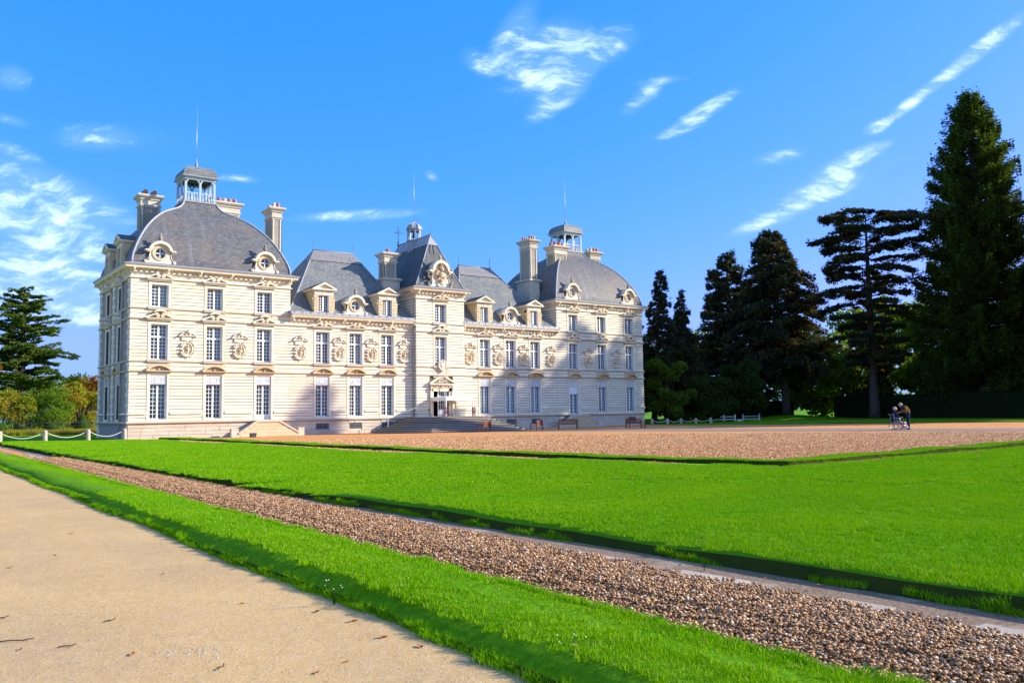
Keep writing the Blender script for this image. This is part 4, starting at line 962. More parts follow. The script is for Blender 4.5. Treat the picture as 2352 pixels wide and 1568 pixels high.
def lucarne(x, z, y=0.0, rot=0.0, dark=False):
    global DORM
    if DORM is not None:
        c = copy_tree(DORM, chateau); c.location = (x, y, z); c.rotation_euler = (0, 0, rot); return c
    o = link('dormer', None, chateau, (x, y, z), rot); DORM = o
    b = MB(); W_ = .92; ow, oz0, oz1 = .47, .05, 1.50
    # quoined piers
    for s in (-1, 1):
        for i in range(6): a, q = sorted((s * (ow + .02), s * (W_ - (.0 if i % 2 else .03)))); b.box(a, q, -.05 - (.0 if i % 2 else .012), .4, .01 + i * .248, (i + 1) * .248 - .015)
        a, q = sorted((s * W_, s * (W_ - .12))); b.box(a, q, 0, 3.2, 0, 1.86)
        a, q = sorted((s * (W_ + .0), s * (W_ + .13))); b.box(a, q, -.02, .25, 1.05, 1.22); b.prism([(s * W_, .2), (s * (W_ + .08), .2), (s * (W_ + .10), 1.05), (s * W_, 1.05)] if s > 0 else [(s * (W_ + .08), .2), (s * W_, .2), (s * W_, 1.05), (s * (W_ + .10), 1.05)], .0, .2)
    build('pier', b, STONE_W, o)
    v = MB()
    for k in range(-3, 4): v.prism([(k * .235 - .108, 1.50), (k * .235 + .108, 1.50), (k * .262 + .118, 1.86), (k * .262 - .118, 1.86)], -.05 - (.02 if k == 0 else 0), .4)
    build('lintel', v, STONE, o)
    p = MB(); p.box(-1.12, 1.12, -.28, 3.2, 1.93, 2.03); p.box(-1.02, 1.02, -.18, 3.0, 1.86, 1.93)
    p.band([(-1.14, 2.05), (0, 2.60), (1.14, 2.05), (1.0, 2.05)], [(-.9, 2.04), (0, 2.44), (.9, 2.04), (.95, 2.04)], -.32, .3, closed=False) if False else None
    p.prism([(-1.14, 2.03), (-.86, 2.03), (0, 2.44), (0, 2.60)], -.30, .3); p.prism([(.86, 2.03), (1.14, 2.03), (0, 2.60), (0, 2.44)], -.30, .3); p.prism([(-.95, 2.03), (.95, 2.03), (0, 2.5)], -.06, .2)
    build('pediment', p, STONE, o)
    rf = MB(); rf.add([(-1.14, -.2, 2.06), (0, -.2, 2.63), (0, 4.4, 2.63), (-1.14, 3.6, 2.06)], [(0, 1, 2, 3)], 0, [[(0, 0), (0, 1.2), (4, 1.2), (4, 0)]]); rf.add([(1.14, -.2, 2.06), (0, -.2, 2.63), (0, 4.4, 2.63), (1.14, 3.6, 2.06)], [(3, 2, 1, 0)], 0, [[(0, 0), (0, 1.2), (4, 1.2), (4, 0)]]); build('roof', rf, SLATE3, o)
    me, pan, pm, gl = WIN['dormer']; wo = link('window', me, o, (0, -.10, .04)); link('glazing', gl, wo) if False else link('glazing', gl, o, (0, -.10, .04))
    dk_ = MB(); dk_.box(-.8, .8, .8, .85, .0, 1.85); build('inner_lining', dk_, DARK, o)
    return o
for x in (15.48, 21.62, L - 21.62, L - 15.48): lucarne(x, 10.38)
for yy in (3.55, 7.90): c = lucarne(-.10, 13.42, yy, SIDE)
# --- cartouche with a bust on the tower
ct = oculus_dormer(TC, 13.42, y=TY - .02, depth=1.8); ct.name = 'cartouche'; ct.scale = (1.12, 1.0, 1.45)
for ch in list(ct.children):
    if ch.name.split('.')[0] in ('window', 'glazing', 'finial'): bpy.data.objects.remove(ch)
    elif ch.name.startswith('inner_lining'): ch.data.materials[0] = STONE_W; ch.location.y = -.25
link('bust', BUST, ct, (0, -.05, .83), scale=(1.7, 1.5, 1.35))
og = MB(); rr = random.Random(4)
for s in (-1, 1):
    for k in range(26): og.ball((s * (1.0 + rr.uniform(-.16, .22)), -.1 + rr.uniform(-.1, .1), .1 + rr.uniform(0, .75)), rr.uniform(.04, .09), n=6, m=4)
for k in range(12): og.ball((rr.uniform(-.15, .15), -.2, rr.uniform(.05, .35)), rr.uniform(.04, .07), n=6, m=4)
for k in range(10): og.ball((rr.uniform(-.1, .1), -.2, 1.25 + rr.uniform(0, .2)), rr.uniform(.04, .07), n=6, m=4)
build('carved_garland', og, STONE_G, ct)
st = MB(); st.lathe([(.14, 1.68), (.10, 1.74), (.12, 1.84)], 0, 0, 8); st.ball((0, 0, 1.93), (.14, .10, .12)); st.ball((0, 0, 2.08), (.08, .08, .07)); st.tube([(-.12, 0, 1.98), (-.2, -.06, 2.02), (-.1, -.1, 2.1)], .03, 5); build('figure_finial', st, STONE_G, ct)

# --- chimneys
def chimney(x0, x1, y0, y1, z0, z1, pots, base=None, dark=True):
    o = link('chimney', None, chateau); b = MB(); b.box(x0, x1, y0, y1, z0, z1 - .6, 0)
    w_ = x1 - x0; d_ = y1 - y0; zt = z1 - 1.2
    for (a, c, q, e) in ((x0 - .05, x0 + .14, y0 - .05, y0 + .0), (x1 - .14, x1 + .05, y0 - .05, y0)): b.box(a, c, q, e, z0, zt, 1)
    for yy in (y0 - .05, y1 - .14): b.box(x0 - .05, x0, yy, yy + .19, z0, zt, 1)
    b.box(x1 - .001, x1 + .05, y0 - .05, y0 + .14, z0, zt, 1)
    b.box(x0 - .05, x1 + .05, y0 - .05, y1 + .05, zt, zt + .1, 1)
    build('shaft', b, [STONE_G, STONE_C], o)
    c = MB(); ring = [(x0, y1), (x0, y0), (x1, y0), (x1, y1)]
    c.sweep(ring, [(.0, zt + .1), (.12, zt + .12), (.14, zt + .22), (.06, zt + .25), (.06, zt + .6), (.14, zt + .64), (.16, zt + .74), (.26, zt + .82), (.34, zt + .92), (.36, z1 - .2), (.30, z1 - .14), (-.2, z1 - .1)], closed=True)
    c.box(x0 - .05, x1 + .05, y0 - .05, y1 + .05, z1 - .2, z1 - .1); build('cap', c, STONE_C, o)
    nx = pots
    for i in range(nx):
        px = x0 + w_ * (i + .5) / nx; rr_ = min(.17, w_ / nx * .36)
        for py in ((y0 + .25, y1 - .3) if d_ > 1.2 else ((y0 + y1) / 2,)):
            p = MB(); p.lathe([(rr_ * 1.15, z1 - .12), (rr_ * 1.1, z1 + .02), (rr_, z1 + .28), (rr_ * 1.05, z1 + .32)], px, py, 9); build('chimney_pot', p, TERRA if (i * 7 + int(x0)) % 3 else STONE_W, o)
    if base:
        bb = MB(); bx0, bx1, by0, by1, bz0, bz1 = base; bb.box(bx0, bx1, by0, by1, bz0, bz1 - .3, 0)
        for k in range(int((bz1 - bz0 - .3) / .28)): bb.box(bx0 - .03, bx0 + .5, by0 - .03, by1 + .02, bz0 + k * .28 + .02, bz0 + (k + 1) * .28 - .02, 0)
        bb.sweep([(bx0, by1), (bx0, by0), (bx1, by0), (bx1, by1)], [(0, bz1 - .35), (.10, bz1 - .3), (.2, bz1 - .2), (.2, bz1 - .12), (0, bz1)], 0, closed=True); build('base', bb, STONE_C, o)
    return o
chimney(1.98, 3.42, 6.0, 7.2, 15.5, 20.25, 2)
chimney(8.35, 10.2, 6.2, 7.3, 17, 20.55, 4)
chimney(12.75, 13.55, 4.9, 6.6, 12, 20.35, 2, base=(12.55, 13.75, 4.7, 6.9, 10.5, 15.2))
chimney(40.45, 41.35, 3.1, 4.85, 15.5, 20.15, 3, base=(40.25, 41.5, 2.9, 5.2, 10.4, 15.75))
chimney(43.75, 45.45, 3.0, 4.3, 16.5, 19.85, 3)
chimney(51.35, 52.8, 5.6, 6.8, 16.5, 20.35, 3)
chimney(22.75, 23.95, 2.6, 3.7, 13.4, 16.9, 1, base=(22.65, 24.3, 2.5, 4.0, 11, 14.4))

# ================================================================== STEPS
def perron(xc, x0, x1, xl, xr, dep, name_label):
    """xl..xr platform top, x0..x1 foot of the two flights"""
    o = link('garden_steps', None, None, (0, 0, 0)); tag(o, name_label, 'steps', 'garden steps against the facade')
    g_ = MB(); zt = 1.30
    g_.prism([(x0, 0), (x1, 0), (x1, .32), (xr, zt - .14), (xl, zt - .14), (x0, .32)], -dep, -dep + .3, 0)
    build('front_wall', g_, STONE_W, o)
    for i, z in enumerate((.30, .56, .82, 1.06)):                          # joints made by proud courses
        a = x0 + (xl - x0) * max(0, (z - .32) / .95); b = x1 + (xr - x1) * max(0, (z - .32) / .95); zz = (0, .30, .56, .82)[i]
        n = max(2, round((b - a) / 1.1)); 
        for k in range(n): s_ = MB(); s_.box(a + (b - a) * k / n + .1 * (k == 0) + .006, a + (b - a) * (k + 1) / n - .1 * (k == n - 1) - .006, -dep - .02, -dep + .01, zz + .012, z - .012); build('stone', s_, STONE_W, o)
    c_ = MB(); pts = [(x0 - .02, .34), (xl, zt), (xr, zt), (x1 + .02, .34)]
    for (p, q) in zip(pts, pts[1:]):
        vx = Vector((q[0] - p[0], q[1] - p[1])).normalized(); nx_ = Vector((-vx.y, vx.x)) * .13
        c_.prism([(p[0], p[1] - .0), (q[0], q[1]), (q[0] + nx_.x * 0, q[1] + .0 - .15), (p[0], p[1] - .15)][::-1], -dep - .08, -dep + .36)
    build('coping', c_, STONE_P, o)
    e_ = MB()
    for a, b in ((x0 - .58, x0), (x1, x1 + .5)): e_.box(a, b, -dep, -dep + .40, 0, .60); e_.box(a - .02, b + .02, -dep - .02, -dep + .42, .60, .66)
    build('end_block', e_, STONE_P, o)
    n = 8
    for s in (-1, 1):
        for i in range(n):
            a = x0 + (xl - x0) * i / n if s < 0 else xr + (x1 - xr) * (n - 1 - i) / n
            b = x0 + (xl - x0) * (i + 1) / n if s < 0 else xr + (x1 - xr) * (n - i) / n
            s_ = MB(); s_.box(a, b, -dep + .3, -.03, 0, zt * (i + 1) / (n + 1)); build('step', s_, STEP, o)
    s_ = MB(); s_.box(xl, xr, -dep + .3, -.03, 0, zt); build('landing', s_, STONE_P, o)
    return o
perron(10.3, 7.92, 12.85, 9.38, 11.20, 1.05, 'sunlit garden steps with sloping yellow stone wall below the left dome')
perron(43.6, L - 12.85, L - 7.92, L - 11.2, L - 9.38, 1.05, 'shaded garden steps with sloping wall below the right dome')
grand = link('entrance_steps', None); tag(grand, 'wide dark stone steps fanning out below the central door', 'steps')
N = 9
for i in range(N):
    z0_, z1_ = i * .147, (i + 1) * .147; k = N - i
    s_ = MB(); hw = 3.25 + .40 * k; fy = TY - 2.9 - .36 * k; ch = 1.0 + .12 * k
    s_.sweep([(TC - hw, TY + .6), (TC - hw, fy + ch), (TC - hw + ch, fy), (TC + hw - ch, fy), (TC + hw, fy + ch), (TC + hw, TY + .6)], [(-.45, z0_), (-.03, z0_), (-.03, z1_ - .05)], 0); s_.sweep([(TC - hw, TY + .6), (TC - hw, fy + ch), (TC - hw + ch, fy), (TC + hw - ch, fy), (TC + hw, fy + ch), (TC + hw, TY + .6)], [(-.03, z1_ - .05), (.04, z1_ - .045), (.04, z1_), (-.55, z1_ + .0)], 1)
    build('step', s_, [STEP, KERB], grand)  # dark risers, pale nosings: shading of riser and tread put into the colour
s_ = MB(); hw = 3.25; fy = TY - 2.9; 
s_.add([(TC - hw, TY, 1.327), (TC - hw, fy + 1, 1.327), (TC - hw + 1, fy, 1.327), (TC + hw - 1, fy, 1.327), (TC + hw, fy + 1, 1.327), (TC + hw, TY, 1.327)], [(0, 1, 2, 3, 4, 5)]); build('landing', s_, STONE_P, grand)
hr = MB(); hr.tube([(21.0, -1.2, .2), (21.0, -1.2, 1.25)], .03, 6); hr.ball((21.0, -1.2, 1.27), .045); hr.tube([(21.0, -1.2, 1.2), (23.9, -1.2, 2.2)], .012, 4); build('handrail', hr, ZINC, grand)
for (p, q) in ((30.2, 1.5),):
    hr = MB(); hr.tube([(p, -1.2, 1.0), (p, -1.2, 2.2)], .02, 6); build('handrail', hr, ZINC, grand)

# ================================================================== GROUND
def poly_sheet(name, pts, z, mat):
    mb = MB(); mb.add([(x, y, z) for x, y in pts], [tuple(range(len(pts)))]); o = build(name, mb, mat); tag(o, kind='structure'); return o
poly_sheet('ground', [(-900, -900), (900, -900), (900, 900), (-900, 900)], -.04, TURF)
poly_sheet('gravel_court', [(-10.1, -90), (-7.3, -90), (-7.3, -52), (90, -66), (75, -40), (66, -24), (58, -14), (55, -9), (55, 1), (-3, 1), (-7.4, -1.2), (-10.1, -1.2)], 0.0, GRAVEL)
poly_sheet('sand_path', [(-60, -110), (-11.1, -110), (-11.1, 6), (-60, 6)], 0.004, PATH)
poly_sheet('bare_soil', [(-10.6, -90), (-9.6, -90), (-9.6, -2), (-10.6, -2)], 0.008, SOIL)
poly_sheet('bare_soil', [(-8.5, -90), (-7.2, -90), (-7.8, -45), (-8.3, -30), (-8.2, -2), (-8.9, -2), (-9.1, -30), (-8.6, -50)], 0.008, SOIL)
near = [(18, -4.6), (24.2, -5.6), (28.5, -11), (33.1, -20.4), (37.5, -33), (41.8, -44.3), (46, -62)]
far_ = [(54, -62), (49.2, -44), (44.5, -30), (40.6, -16), (36.5, -7.0), (36, -4.5), (18, -3.0)]
poly_sheet('drive', near + far_, 0.012, ROAD)
poly_sheet('dirt_strip', [(-3, .2), (7.6, .2), (7.6, -1.25), (2.6, -2.0), (-1, -1.6)], 0.014, SOIL)
lerp = lambda x, X, Y: float(np.interp(x, X, Y))
nearX = lambda y: lerp(y, [-75, -66, -60, -52, -45, -30, -8, 0], [-7.45, -7.5, -7.62, -7.9, -8.15, -8.55, -8.6, -8.4])
farX = lambda y: lerp(y, [-54.3, -53.8, -49.2, -43.7, -36, -20, -12, -4.8, -1.5], [5.9, 5.2, 4.2, 3.3, 2.5, 1.9, 1.4, .9, .3])
cL = lambda y: lerp(y, [-53.1, -48, -42, -27, -21, -12.8, -4.4, -1.8], [5.5, 4.9, 4.1, 3.25, 2.95, 2.7, 2.2, 1.7])
cR = lambda y: lerp(y, [-52.1, -47.9, -42.4, -33.7, -18.6, -11, -4.3, -1.8], [6.5, 5.7, 4.8, 4.3, 4.0, 3.9, 3.5, 3.0])
lawn_f = lambda x: lerp(x, [-7.2, -2.5], [1, .45])
def ribbon(name, rows, mat, ztop, skirt=True, label=None, kind='structure', slope=None):
    """rows: list of polylines of equal length (x,y); bumpy top with sloping skirt"""
    mb = MB(); n = len(rows[0]); vs = []; fs = []
    for r in rows:
        for i, (x, y) in enumerate(r):
            z = ztop + .018 * math.sin(x * 1.3 + y * .7) + .012 * math.sin(y * 2.1 - x * .9)
            if slope and i < len(slope): z *= slope[i]
            if name == 'lawn': z *= lawn_f(x)
            e = .0 if (skirt and i in (0, n - 1)) else z; vs.append((x, y, e))
    sk = []
    for a in range(len(rows) - 1):
        for i in range(n - 1): (sk if i in (0, n - 2) else fs).append((a * n + i, a * n + i + 1, (a + 1) * n + i + 1, (a + 1) * n + i))
    k0 = len(fs); mb.add(vs, fs + sk, 0, smooth=True)
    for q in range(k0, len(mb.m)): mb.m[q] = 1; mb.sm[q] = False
    o = build(name, mb, [mat, THATCH_SHADE]); tag(o, kind=kind); return o
def cross_row(a, b, y, n, sk=.06): return [(a, y)] + [(a + sk + (b - a - 2 * sk) * i / n, y) for i in range(n + 1)] + [(b, y)]
ys = np.arange(-90, -53.5, .6); rows = [cross_row(nearX(y), 95, y, 60) for y in ys]; rows += [cross_row(nearX(y), farX(y) if y > -53.9 else 95, y, 60) for y in (-53.95,)]
ribbon('lawn', rows, TURF, .13)
ribbon('lawn', [cross_row(nearX(y), farX(y), y, 14) for y in np.arange(-53.95, -1.2, .6)], TURF, .13)
ribbon('grass_verge', [cross_row(-11.45 + .04 * math.sin(y * .9), -10.12 - (.18 if y > -50 else 0) * min(1, (y + 50) / 12) + .04 * math.sin(y * 1.3), y, 8, .03) for y in np.arange(-90, -2, .5)], TURF, .17, slope=[0, .3, .76, .97, .97, .95, .9, .85, .75, .6])
def seg(a, b): a, b = Vector(a), Vector(b); return [tuple(a), tuple(a.lerp(b, .06)), tuple(a.lerp(b, .35)), tuple(a.lerp(b, .65)), tuple(a.lerp(b, .94)), tuple(b)]
ribbon('grass_verge', [seg((cL(y), y), (cR(y), y)) for y in np.arange(-1.8, -50, -.6)] + [seg((5.2, -51.4), (6.15, -51.0)), seg((5.42, -52.6), (6.35, -51.8)), seg((5.75, -53.08), (6.65, -52.08)), seg((6.4, -53.15), (7.1, -52.1))] + [seg((x, -53.15 + .02 * (x - 5)), (x, -52.1 + .02 * (x - 5))) for x in np.arange(7.6, 70, .8)], TURF, .15)
# field and mound on the far right, meadow on the left
poly_sheet('grass_field', [(53.5, -9.3), (58, -12.5), (66, -20), (76, -38), (100, -60), (260, -60), (260, 140), (53.9, 140), (53.9, -1.2), (52.6, -8)], .03, TURF)
mb = MB(); n = 28; vs = [(92, 8, .62)]
for ring, (r_, z_) in enumerate([(1.5, .55), (3, .42), (5, .25), (7.5, .1), (9.5, .0)]):
    for k in range(n): a = 2 * math.pi * k / n; vs.append((92 + r_ * math.cos(a) * 1.0, 8 + r_ * math.sin(a), z_ + .02))
fs = [(0, 1 + k, 1 + (k + 1) % n) for k in range(n)]
for q in range(4):
    for k in range(n): fs.append((1 + q * n + k, 1 + (q + 1) * n + k, 1 + (q + 1) * n + (k + 1) % n, 1 + q * n + (k + 1) % n))
mb.add(vs, fs, 0, smooth=True); tag(build('mound', mb, TURF), kind='structure')
poly_sheet('meadow', [(-60, 6), (-.2, 3), (-.2, 200), (-160, 200)], .02, TURF)

# ---- instanced grass, pebbles
def soup(name, V, F, mat, smooth=False):
    me = bpy.data.meshes.new(name); V = np.asarray(V, np.float32); F = np.asarray(F, np.int32); k = F.shape[1]
    me.vertices.add(len(V)); me.vertices.foreach_set('co', V.ravel()); me.loops.add(F.size); me.loops.foreach_set('vertex_index', F.ravel())
    me.polygons.add(len(F)); me.polygons.foreach_set('loop_start', np.arange(0, F.size, k, dtype=np.int32)); me.polygons.foreach_set('loop_total', np.full(len(F), k, np.int32))
    if smooth: me.polygons.foreach_set('use_smooth', np.ones(len(F), bool))
    me.materials.append(mat); me.update(calc_edges=True); return me
def blades(n, sx, sy, h0, h1, w_, lean=.5, seed=0):
    r = np.random.default_rng(seed); P = np.stack([r.uniform(-sx / 2, sx / 2, n), r.uniform(-sy / 2, sy / 2, n), np.zeros(n)], 1)
    a = r.uniform(0, 2 * np.pi, n); h = r.uniform(h0, h1, n); l = r.uniform(0, lean, n) * h; b = a + r.uniform(-1, 1, n)
    d = np.stack([np.cos(a), np.sin(a), np.zeros(n)], 1) * (w_ * r.uniform(.6, 1.2, n))[:, None]; t = np.stack([np.cos(b) * l, np.sin(b) * l, h], 1); m = t * np.array([.35, .35, .55])
    V = np.concatenate([P - d, P + d, P + m + d * .8, P + m - d * .8, P + t], 0); i = np.arange(n)
    q = np.stack([i, i + n, i + 2 * n, i + 3 * n], 1); tr = np.stack([i + 3 * n, i + 2 * n, i + 4 * n, i + 4 * n], 1)
    F = np.concatenate([np.stack([i, i + n, i + 2 * n], 1), np.stack([i, i + 2 * n, i + 3 * n], 1), np.stack([i + 3 * n, i + 2 * n, i + 4 * n], 1)], 0)
    return V, F
_gn = {}
def scatter(name, pts, rots, scls, src_mesh, label=None, cat=None):
    """one object of instances made with geometry nodes"""
    me = bpy.data.meshes.new(name); me.from_pydata([tuple(map(float, p)) for p in pts], [], [])
    a = me.attributes.new('rot', 'FLOAT_VECTOR', 'POINT'); a.data.foreach_set('vector', np.asarray(rots, np.float32).ravel())
    s_ = me.attributes.new('scl', 'FLOAT_VECTOR', 'POINT'); s_.data.foreach_set('vector', np.asarray(scls, np.float32).ravel())
    o = link(name, me)
    src = bpy.data.objects.new(name + '_piece', src_mesh)
    g_ = bpy.data.node_groups.new(name + '_nodes', 'GeometryNodeTree'); g_.interface.new_socket('Geometry', in_out='INPUT', socket_type='NodeSocketGeometry'); g_.interface.new_socket('Geometry', in_out='OUTPUT', socket_type='NodeSocketGeometry')
    N_ = g_.nodes; i_ = N_.new('NodeGroupInput'); o_ = N_.new('NodeGroupOutput'); ip = N_.new('GeometryNodeInstanceOnPoints'); oi = N_.new('GeometryNodeObjectInfo'); oi.inputs[0].default_value = src
    ra = N_.new('GeometryNodeInputNamedAttribute'); ra.data_type = 'FLOAT_VECTOR'; ra.inputs[0].default_value = 'rot'; sa = N_.new('GeometryNodeInputNamedAttribute'); sa.data_type = 'FLOAT_VECTOR'; sa.inputs[0].default_value = 'scl'
    er = N_.new('FunctionNodeEulerToRotation'); l_ = g_.links
    l_.new(i_.outputs[0], ip.inputs['Points']); l_.new(oi.outputs['Geometry'], ip.inputs['Instance']); l_.new(ra.outputs[0], er.inputs[0]); l_.new(er.outputs[0], ip.inputs['Rotation']); l_.new(sa.outputs[0], ip.inputs['Scale']); l_.new(ip.outputs[0], o_.inputs[0])
    md_ = o.modifiers.new('scatter', 'NODES'); md_.node_group = g_
    tag(o, label, cat, kind='stuff'); return o
camxy = np.array([CAM.x, CAM.y]); fwd = np.array([CF.x, CF.y]); fwd /= np.linalg.norm(fwd); rgt = np.array([fwd[1], -fwd[0]])
def inview(x, y, m=1.5):
    d = np.array([x, y]) - camxy; f = d @ fwd; return f > 1.0 and abs(d @ rgt) < f * .66 + m
def inlawn(x, y):
    if y < -53.95: return x > nearX(y) + .30
    return nearX(y) + .30 < x < farX(y) - .25 and y < -1.6
NEARP = [soup('grass_patch', *blades(1500, .56, .56, .022, .050, .0028, .7, s), GRASS) for s in (1, 2, 3)]
FARP = [soup('grass_patch', *blades(2200, 1.1, 1.1, .03, .055, .0065, .7, s), GRASS) for s in (4, 5)]
EDGE = [soup('grass_edge', *blades(420, .5, .10, .05, .115, .003, .75, s), GRASS) for s in (6, 7)]
def jit(x, y, s=.04): return (x + random.uniform(-s, s), y + random.uniform(-s, s))
def put(lst, x, y, z, rx=0, ry=0, rz=None, sc=1): lst.append(((x, y, z), (rx, ry, random.uniform(0, 6.28) if rz is None else rz), (sc, sc, random.uniform(.8, 1.15) * sc)))
def zt_(x, y, b=None):
    q = (b or .13) + .018 * math.sin(x * 1.3 + y * .7) + .012 * math.sin(y * 2.1 - x * .9)
    return (q * lawn_f(x) if b is None else q) - .006
nearL = []; farL = []
for x in np.arange(-8.6, 40, .5):
    for y in np.arange(-70, -1.5, .5):
        d = math.hypot(x - CAM.x, y - CAM.y)
        if d < 19 and inview(x, y) and inlawn(x, y): put(nearL, *jit(x, y), zt_(x, y))
for x in np.arange(-8.6, 62, 1.0):
    for y in np.arange(-72, -1.5, 1.0):
        d = math.hypot(x - CAM.x, y - CAM.y)
        if d >= 18.5 and inview(x, y) and inlawn(x, y): put(farL, *jit(x, y, .1), zt_(x, y), sc=1.0 + max(0, d - 30) * .012)
vn = []; vf = []
for y in np.arange(-68, -2, .25):
    for x in (-11.34, -10.94, -10.50):
        d = math.hypot(x - CAM.x, y - CAM.y)
        if not inview(x, y, .8): continue
        if d < 19:
            put(vn, *jit(x, y, .02), zt_(x, y, .155) - (.098 if x < -11.2 else (.03 if x > -10.6 else 0)), sc=.56 if x < -11.2 else 1)
            if x < -11.2: q = vn[-1]; vn[-1] = (q[0], (0, -.55, random.choice((0, math.pi)) * 0), q[2])
        elif (int((y + 68) * 4) % 2 == 0): put(vf, *jit(x, y, .02), zt_(x, y, .15) - (.07 if x < -11.2 else 0), sc=.38 if x > -11.2 else .2)
cf = []
for y in np.arange(-52, -2, .45):
    for t in (.25, .75): x = cL(y) * (1 - t) + cR(y) * t; put(cf, x, y, zt_(x, y, .15), sc=.5)
for x in np.arange(6.0, 60, .5):
    for y in (-52.85, -52.4): put(cf, x, y + .02 * (x - 5), zt_(x, y, .15), sc=.5)
ed = []
for y in np.arange(-68, -25, .16):                                        # longer ragged blades hanging over the cut edges
    for X, sgn, z in ((-11.44 + .04 * math.sin(y * .9), -1, -.03), (-11.39 + .04 * math.sin(y * .9), -1, -.01), (-10.14, 1, .07), (nearX(y) - .01, -1, .0), (nearX(y) + .01, -1, .022)):
        if inview(X, y, .6) and (X < -9.5 or random.random() < .13): put(ed, X + random.uniform(-.03, .03), y, z, rx=0, ry=sgn * random.uniform(.5, 1.0), rz=0, sc=random.uniform(.8, 1.2)); ed[-1] = (ed[-1][0], (random.uniform(-.2, .2), sgn * random.uniform(.0, .35) * (3 if sgn > 0 else 1), 0), ed[-1][2])
for m, pts in enumerate([[q for i, q in enumerate(nearL + vn) if i % 3 == k] for k in range(3)]):
    scatter('near_grass', *zip(*pts), NEARP[m], 'short bright green mown grass close to the camera', 'grass')
for m, pts in enumerate([[q for i, q in enumerate(farL) if i % 2 == k] for k in range(2)]):
    scatter('lawn_grass', *zip(*pts), FARP[m], 'bright green mown grass of the wide lawn', 'grass')
scatter('verge_grass', *zip(*(vf + cf)), FARP[0], 'green grass on the narrow raised verges', 'grass')
EDG = [soup('grass_edge', *blades(300, .08, .5, .035, .085, .003, .75, s), GRASS) for s in (6, 7)]
scatter('edge_grass', *zip(*ed), EDG[0], 'ragged longer grass hanging over the cut turf edges', 'grass')
# far-edge grass fringe of the right verge etc. is part of the verges above
# pebbles
def pebbles(n, sx, sy, r0, r1, seed):
    r = np.random.default_rng(seed); ph = (1 + 5 ** .5) / 2
    I = np.array([(-1, ph, 0), (1, ph, 0), (-1, -ph, 0), (1, -ph, 0), (0, -1, ph), (0, 1, ph), (0, -1, -ph), (0, 1, -ph), (ph, 0, -1), (ph, 0, 1), (-ph, 0, -1), (-ph, 0, 1)]) / math.sqrt(1 + ph * ph)
    FI = np.array([(0, 11, 5), (0, 5, 1), (0, 1, 7), (0, 7, 10), (0, 10, 11), (1, 5, 9), (5, 11, 4), (11, 10, 2), (10, 7, 6), (7, 1, 8), (3, 9, 4), (3, 4, 2), (3, 2, 6), (3, 6, 8), (3, 8, 9), (4, 9, 5), (2, 4, 11), (6, 2, 10), (8, 6, 7), (9, 8, 1)])
    V = []; F = []
    for k in range(n):
        s_ = r.uniform(r0, r1) * np.array([1, r.uniform(.6, .9), r.uniform(.4, .65)]); v = I * r.uniform(.8, 1.15, (12, 1)) * s_
        a, b = r.uniform(0, 6.28), r.uniform(-.5, .5); Rz = np.array([[math.cos(a), -math.sin(a), 0], [math.sin(a), math.cos(a), 0], [0, 0, 1]]); Rx = np.array([[1, 0, 0], [0, math.cos(b), -math.sin(b)], [0, math.sin(b), math.cos(b)]])
        V.append(v @ Rx.T @ Rz.T + np.array([r.uniform(-sx / 2, sx / 2), r.uniform(-sy / 2, sy / 2), r.uniform(.0, .035)])); F.append(FI + 12 * k)
    return np.concatenate(V), np.concatenate(F)
PB = [soup('pebble_patch', *pebbles(620, .54, .54, .008, .021, s), PEBBLE, True) for s in (1, 2)]
PF = soup('pebble_patch', *pebbles(900, 1.1, 1.1, .012, .028, 3), PEBBLE_C, True)
pp = []
for y in np.arange(-69, -4, .35):
    for x in (-9.72, -9.4, -9.08, -8.78, -8.52):
        if x < -9.75 and y > -40: continue
        if inview(x, y, .6) and math.hypot(x - CAM.x, y - CAM.y) < 40: put(pp, *jit(x, y), .012 + .05 * max(0, 1 - abs(x + 9.1) / .7))
scatter('gravel_stones', *zip(*pp), PB[0], 'coarse brown and cream gravel between the grass verge and lawn', 'gravel')
pf = []
for x in np.arange(1.5, 60, 1.0):
    for y in np.arange(-53.5, -6, 1.0):
        d = math.hypot(x - CAM.x, y - CAM.y)
        if not inview(x, y): continue
        court = (y > -52 and x > cR(y) + .3) and d < 58; gut = (-54 < y < -53.2 and x > 5) or (y >= -53.2 and farX(y) + .1 < x < cL(y) - .1)
        on_drive = x > lerp(y, [-62, -44.3, -33, -20.4, -11, -5.6], [45, 41, 36.5, 32, 27.5, 23.5]) and x < lerp(y, [-62, -44, -30, -16, -7], [55, 50, 45, 41.5, 37])
        if (court and not on_drive) or gut: put(pf, *jit(x, y, .1), .0, sc=1.0 + max(0, d - 35) * .02)
for y in np.arange(-53, -3, .5): x = (farX(y) + cL(y)) / 2; put(pf, x, y, 0, sc=.55)
for x in np.arange(5.5, 50, .55): put(pf, x, -53.55, 0, sc=.55)
scatter('court_gravel_stones', *zip(*pf), PF, 'orange brown gravel of the forecourt', 'gravel')
# flat kerb stones along the lawn side of the gravel
r = random.Random(8); y = -69.0; kerb = link('kerb', None, None, (-8.2, -40, 0)); tag(kerb, 'worn grey edging of flat stones between gravel and lawn', 'kerb')
kerb.location = (0, 0, 0)
while y < -22:
    ln = r.uniform(.5, 1.1); x0 = nearX(y) - .62; 
    if r.random() < .66 and inview(x0, y, 1.5):
        s_ = MB(); s_.box(-.14, .14, -ln / 2 + .02, ln / 2 - .02, -.05, .022); build('stone', s_, KERB, kerb, loc=(x0 + r.uniform(-.03, .03), y + ln / 2, r.uniform(-.012, .004)), rot=(r.uniform(-.02, .02), r.uniform(-.03, .03), r.uniform(-.04, .04) + .01))
    y += ln
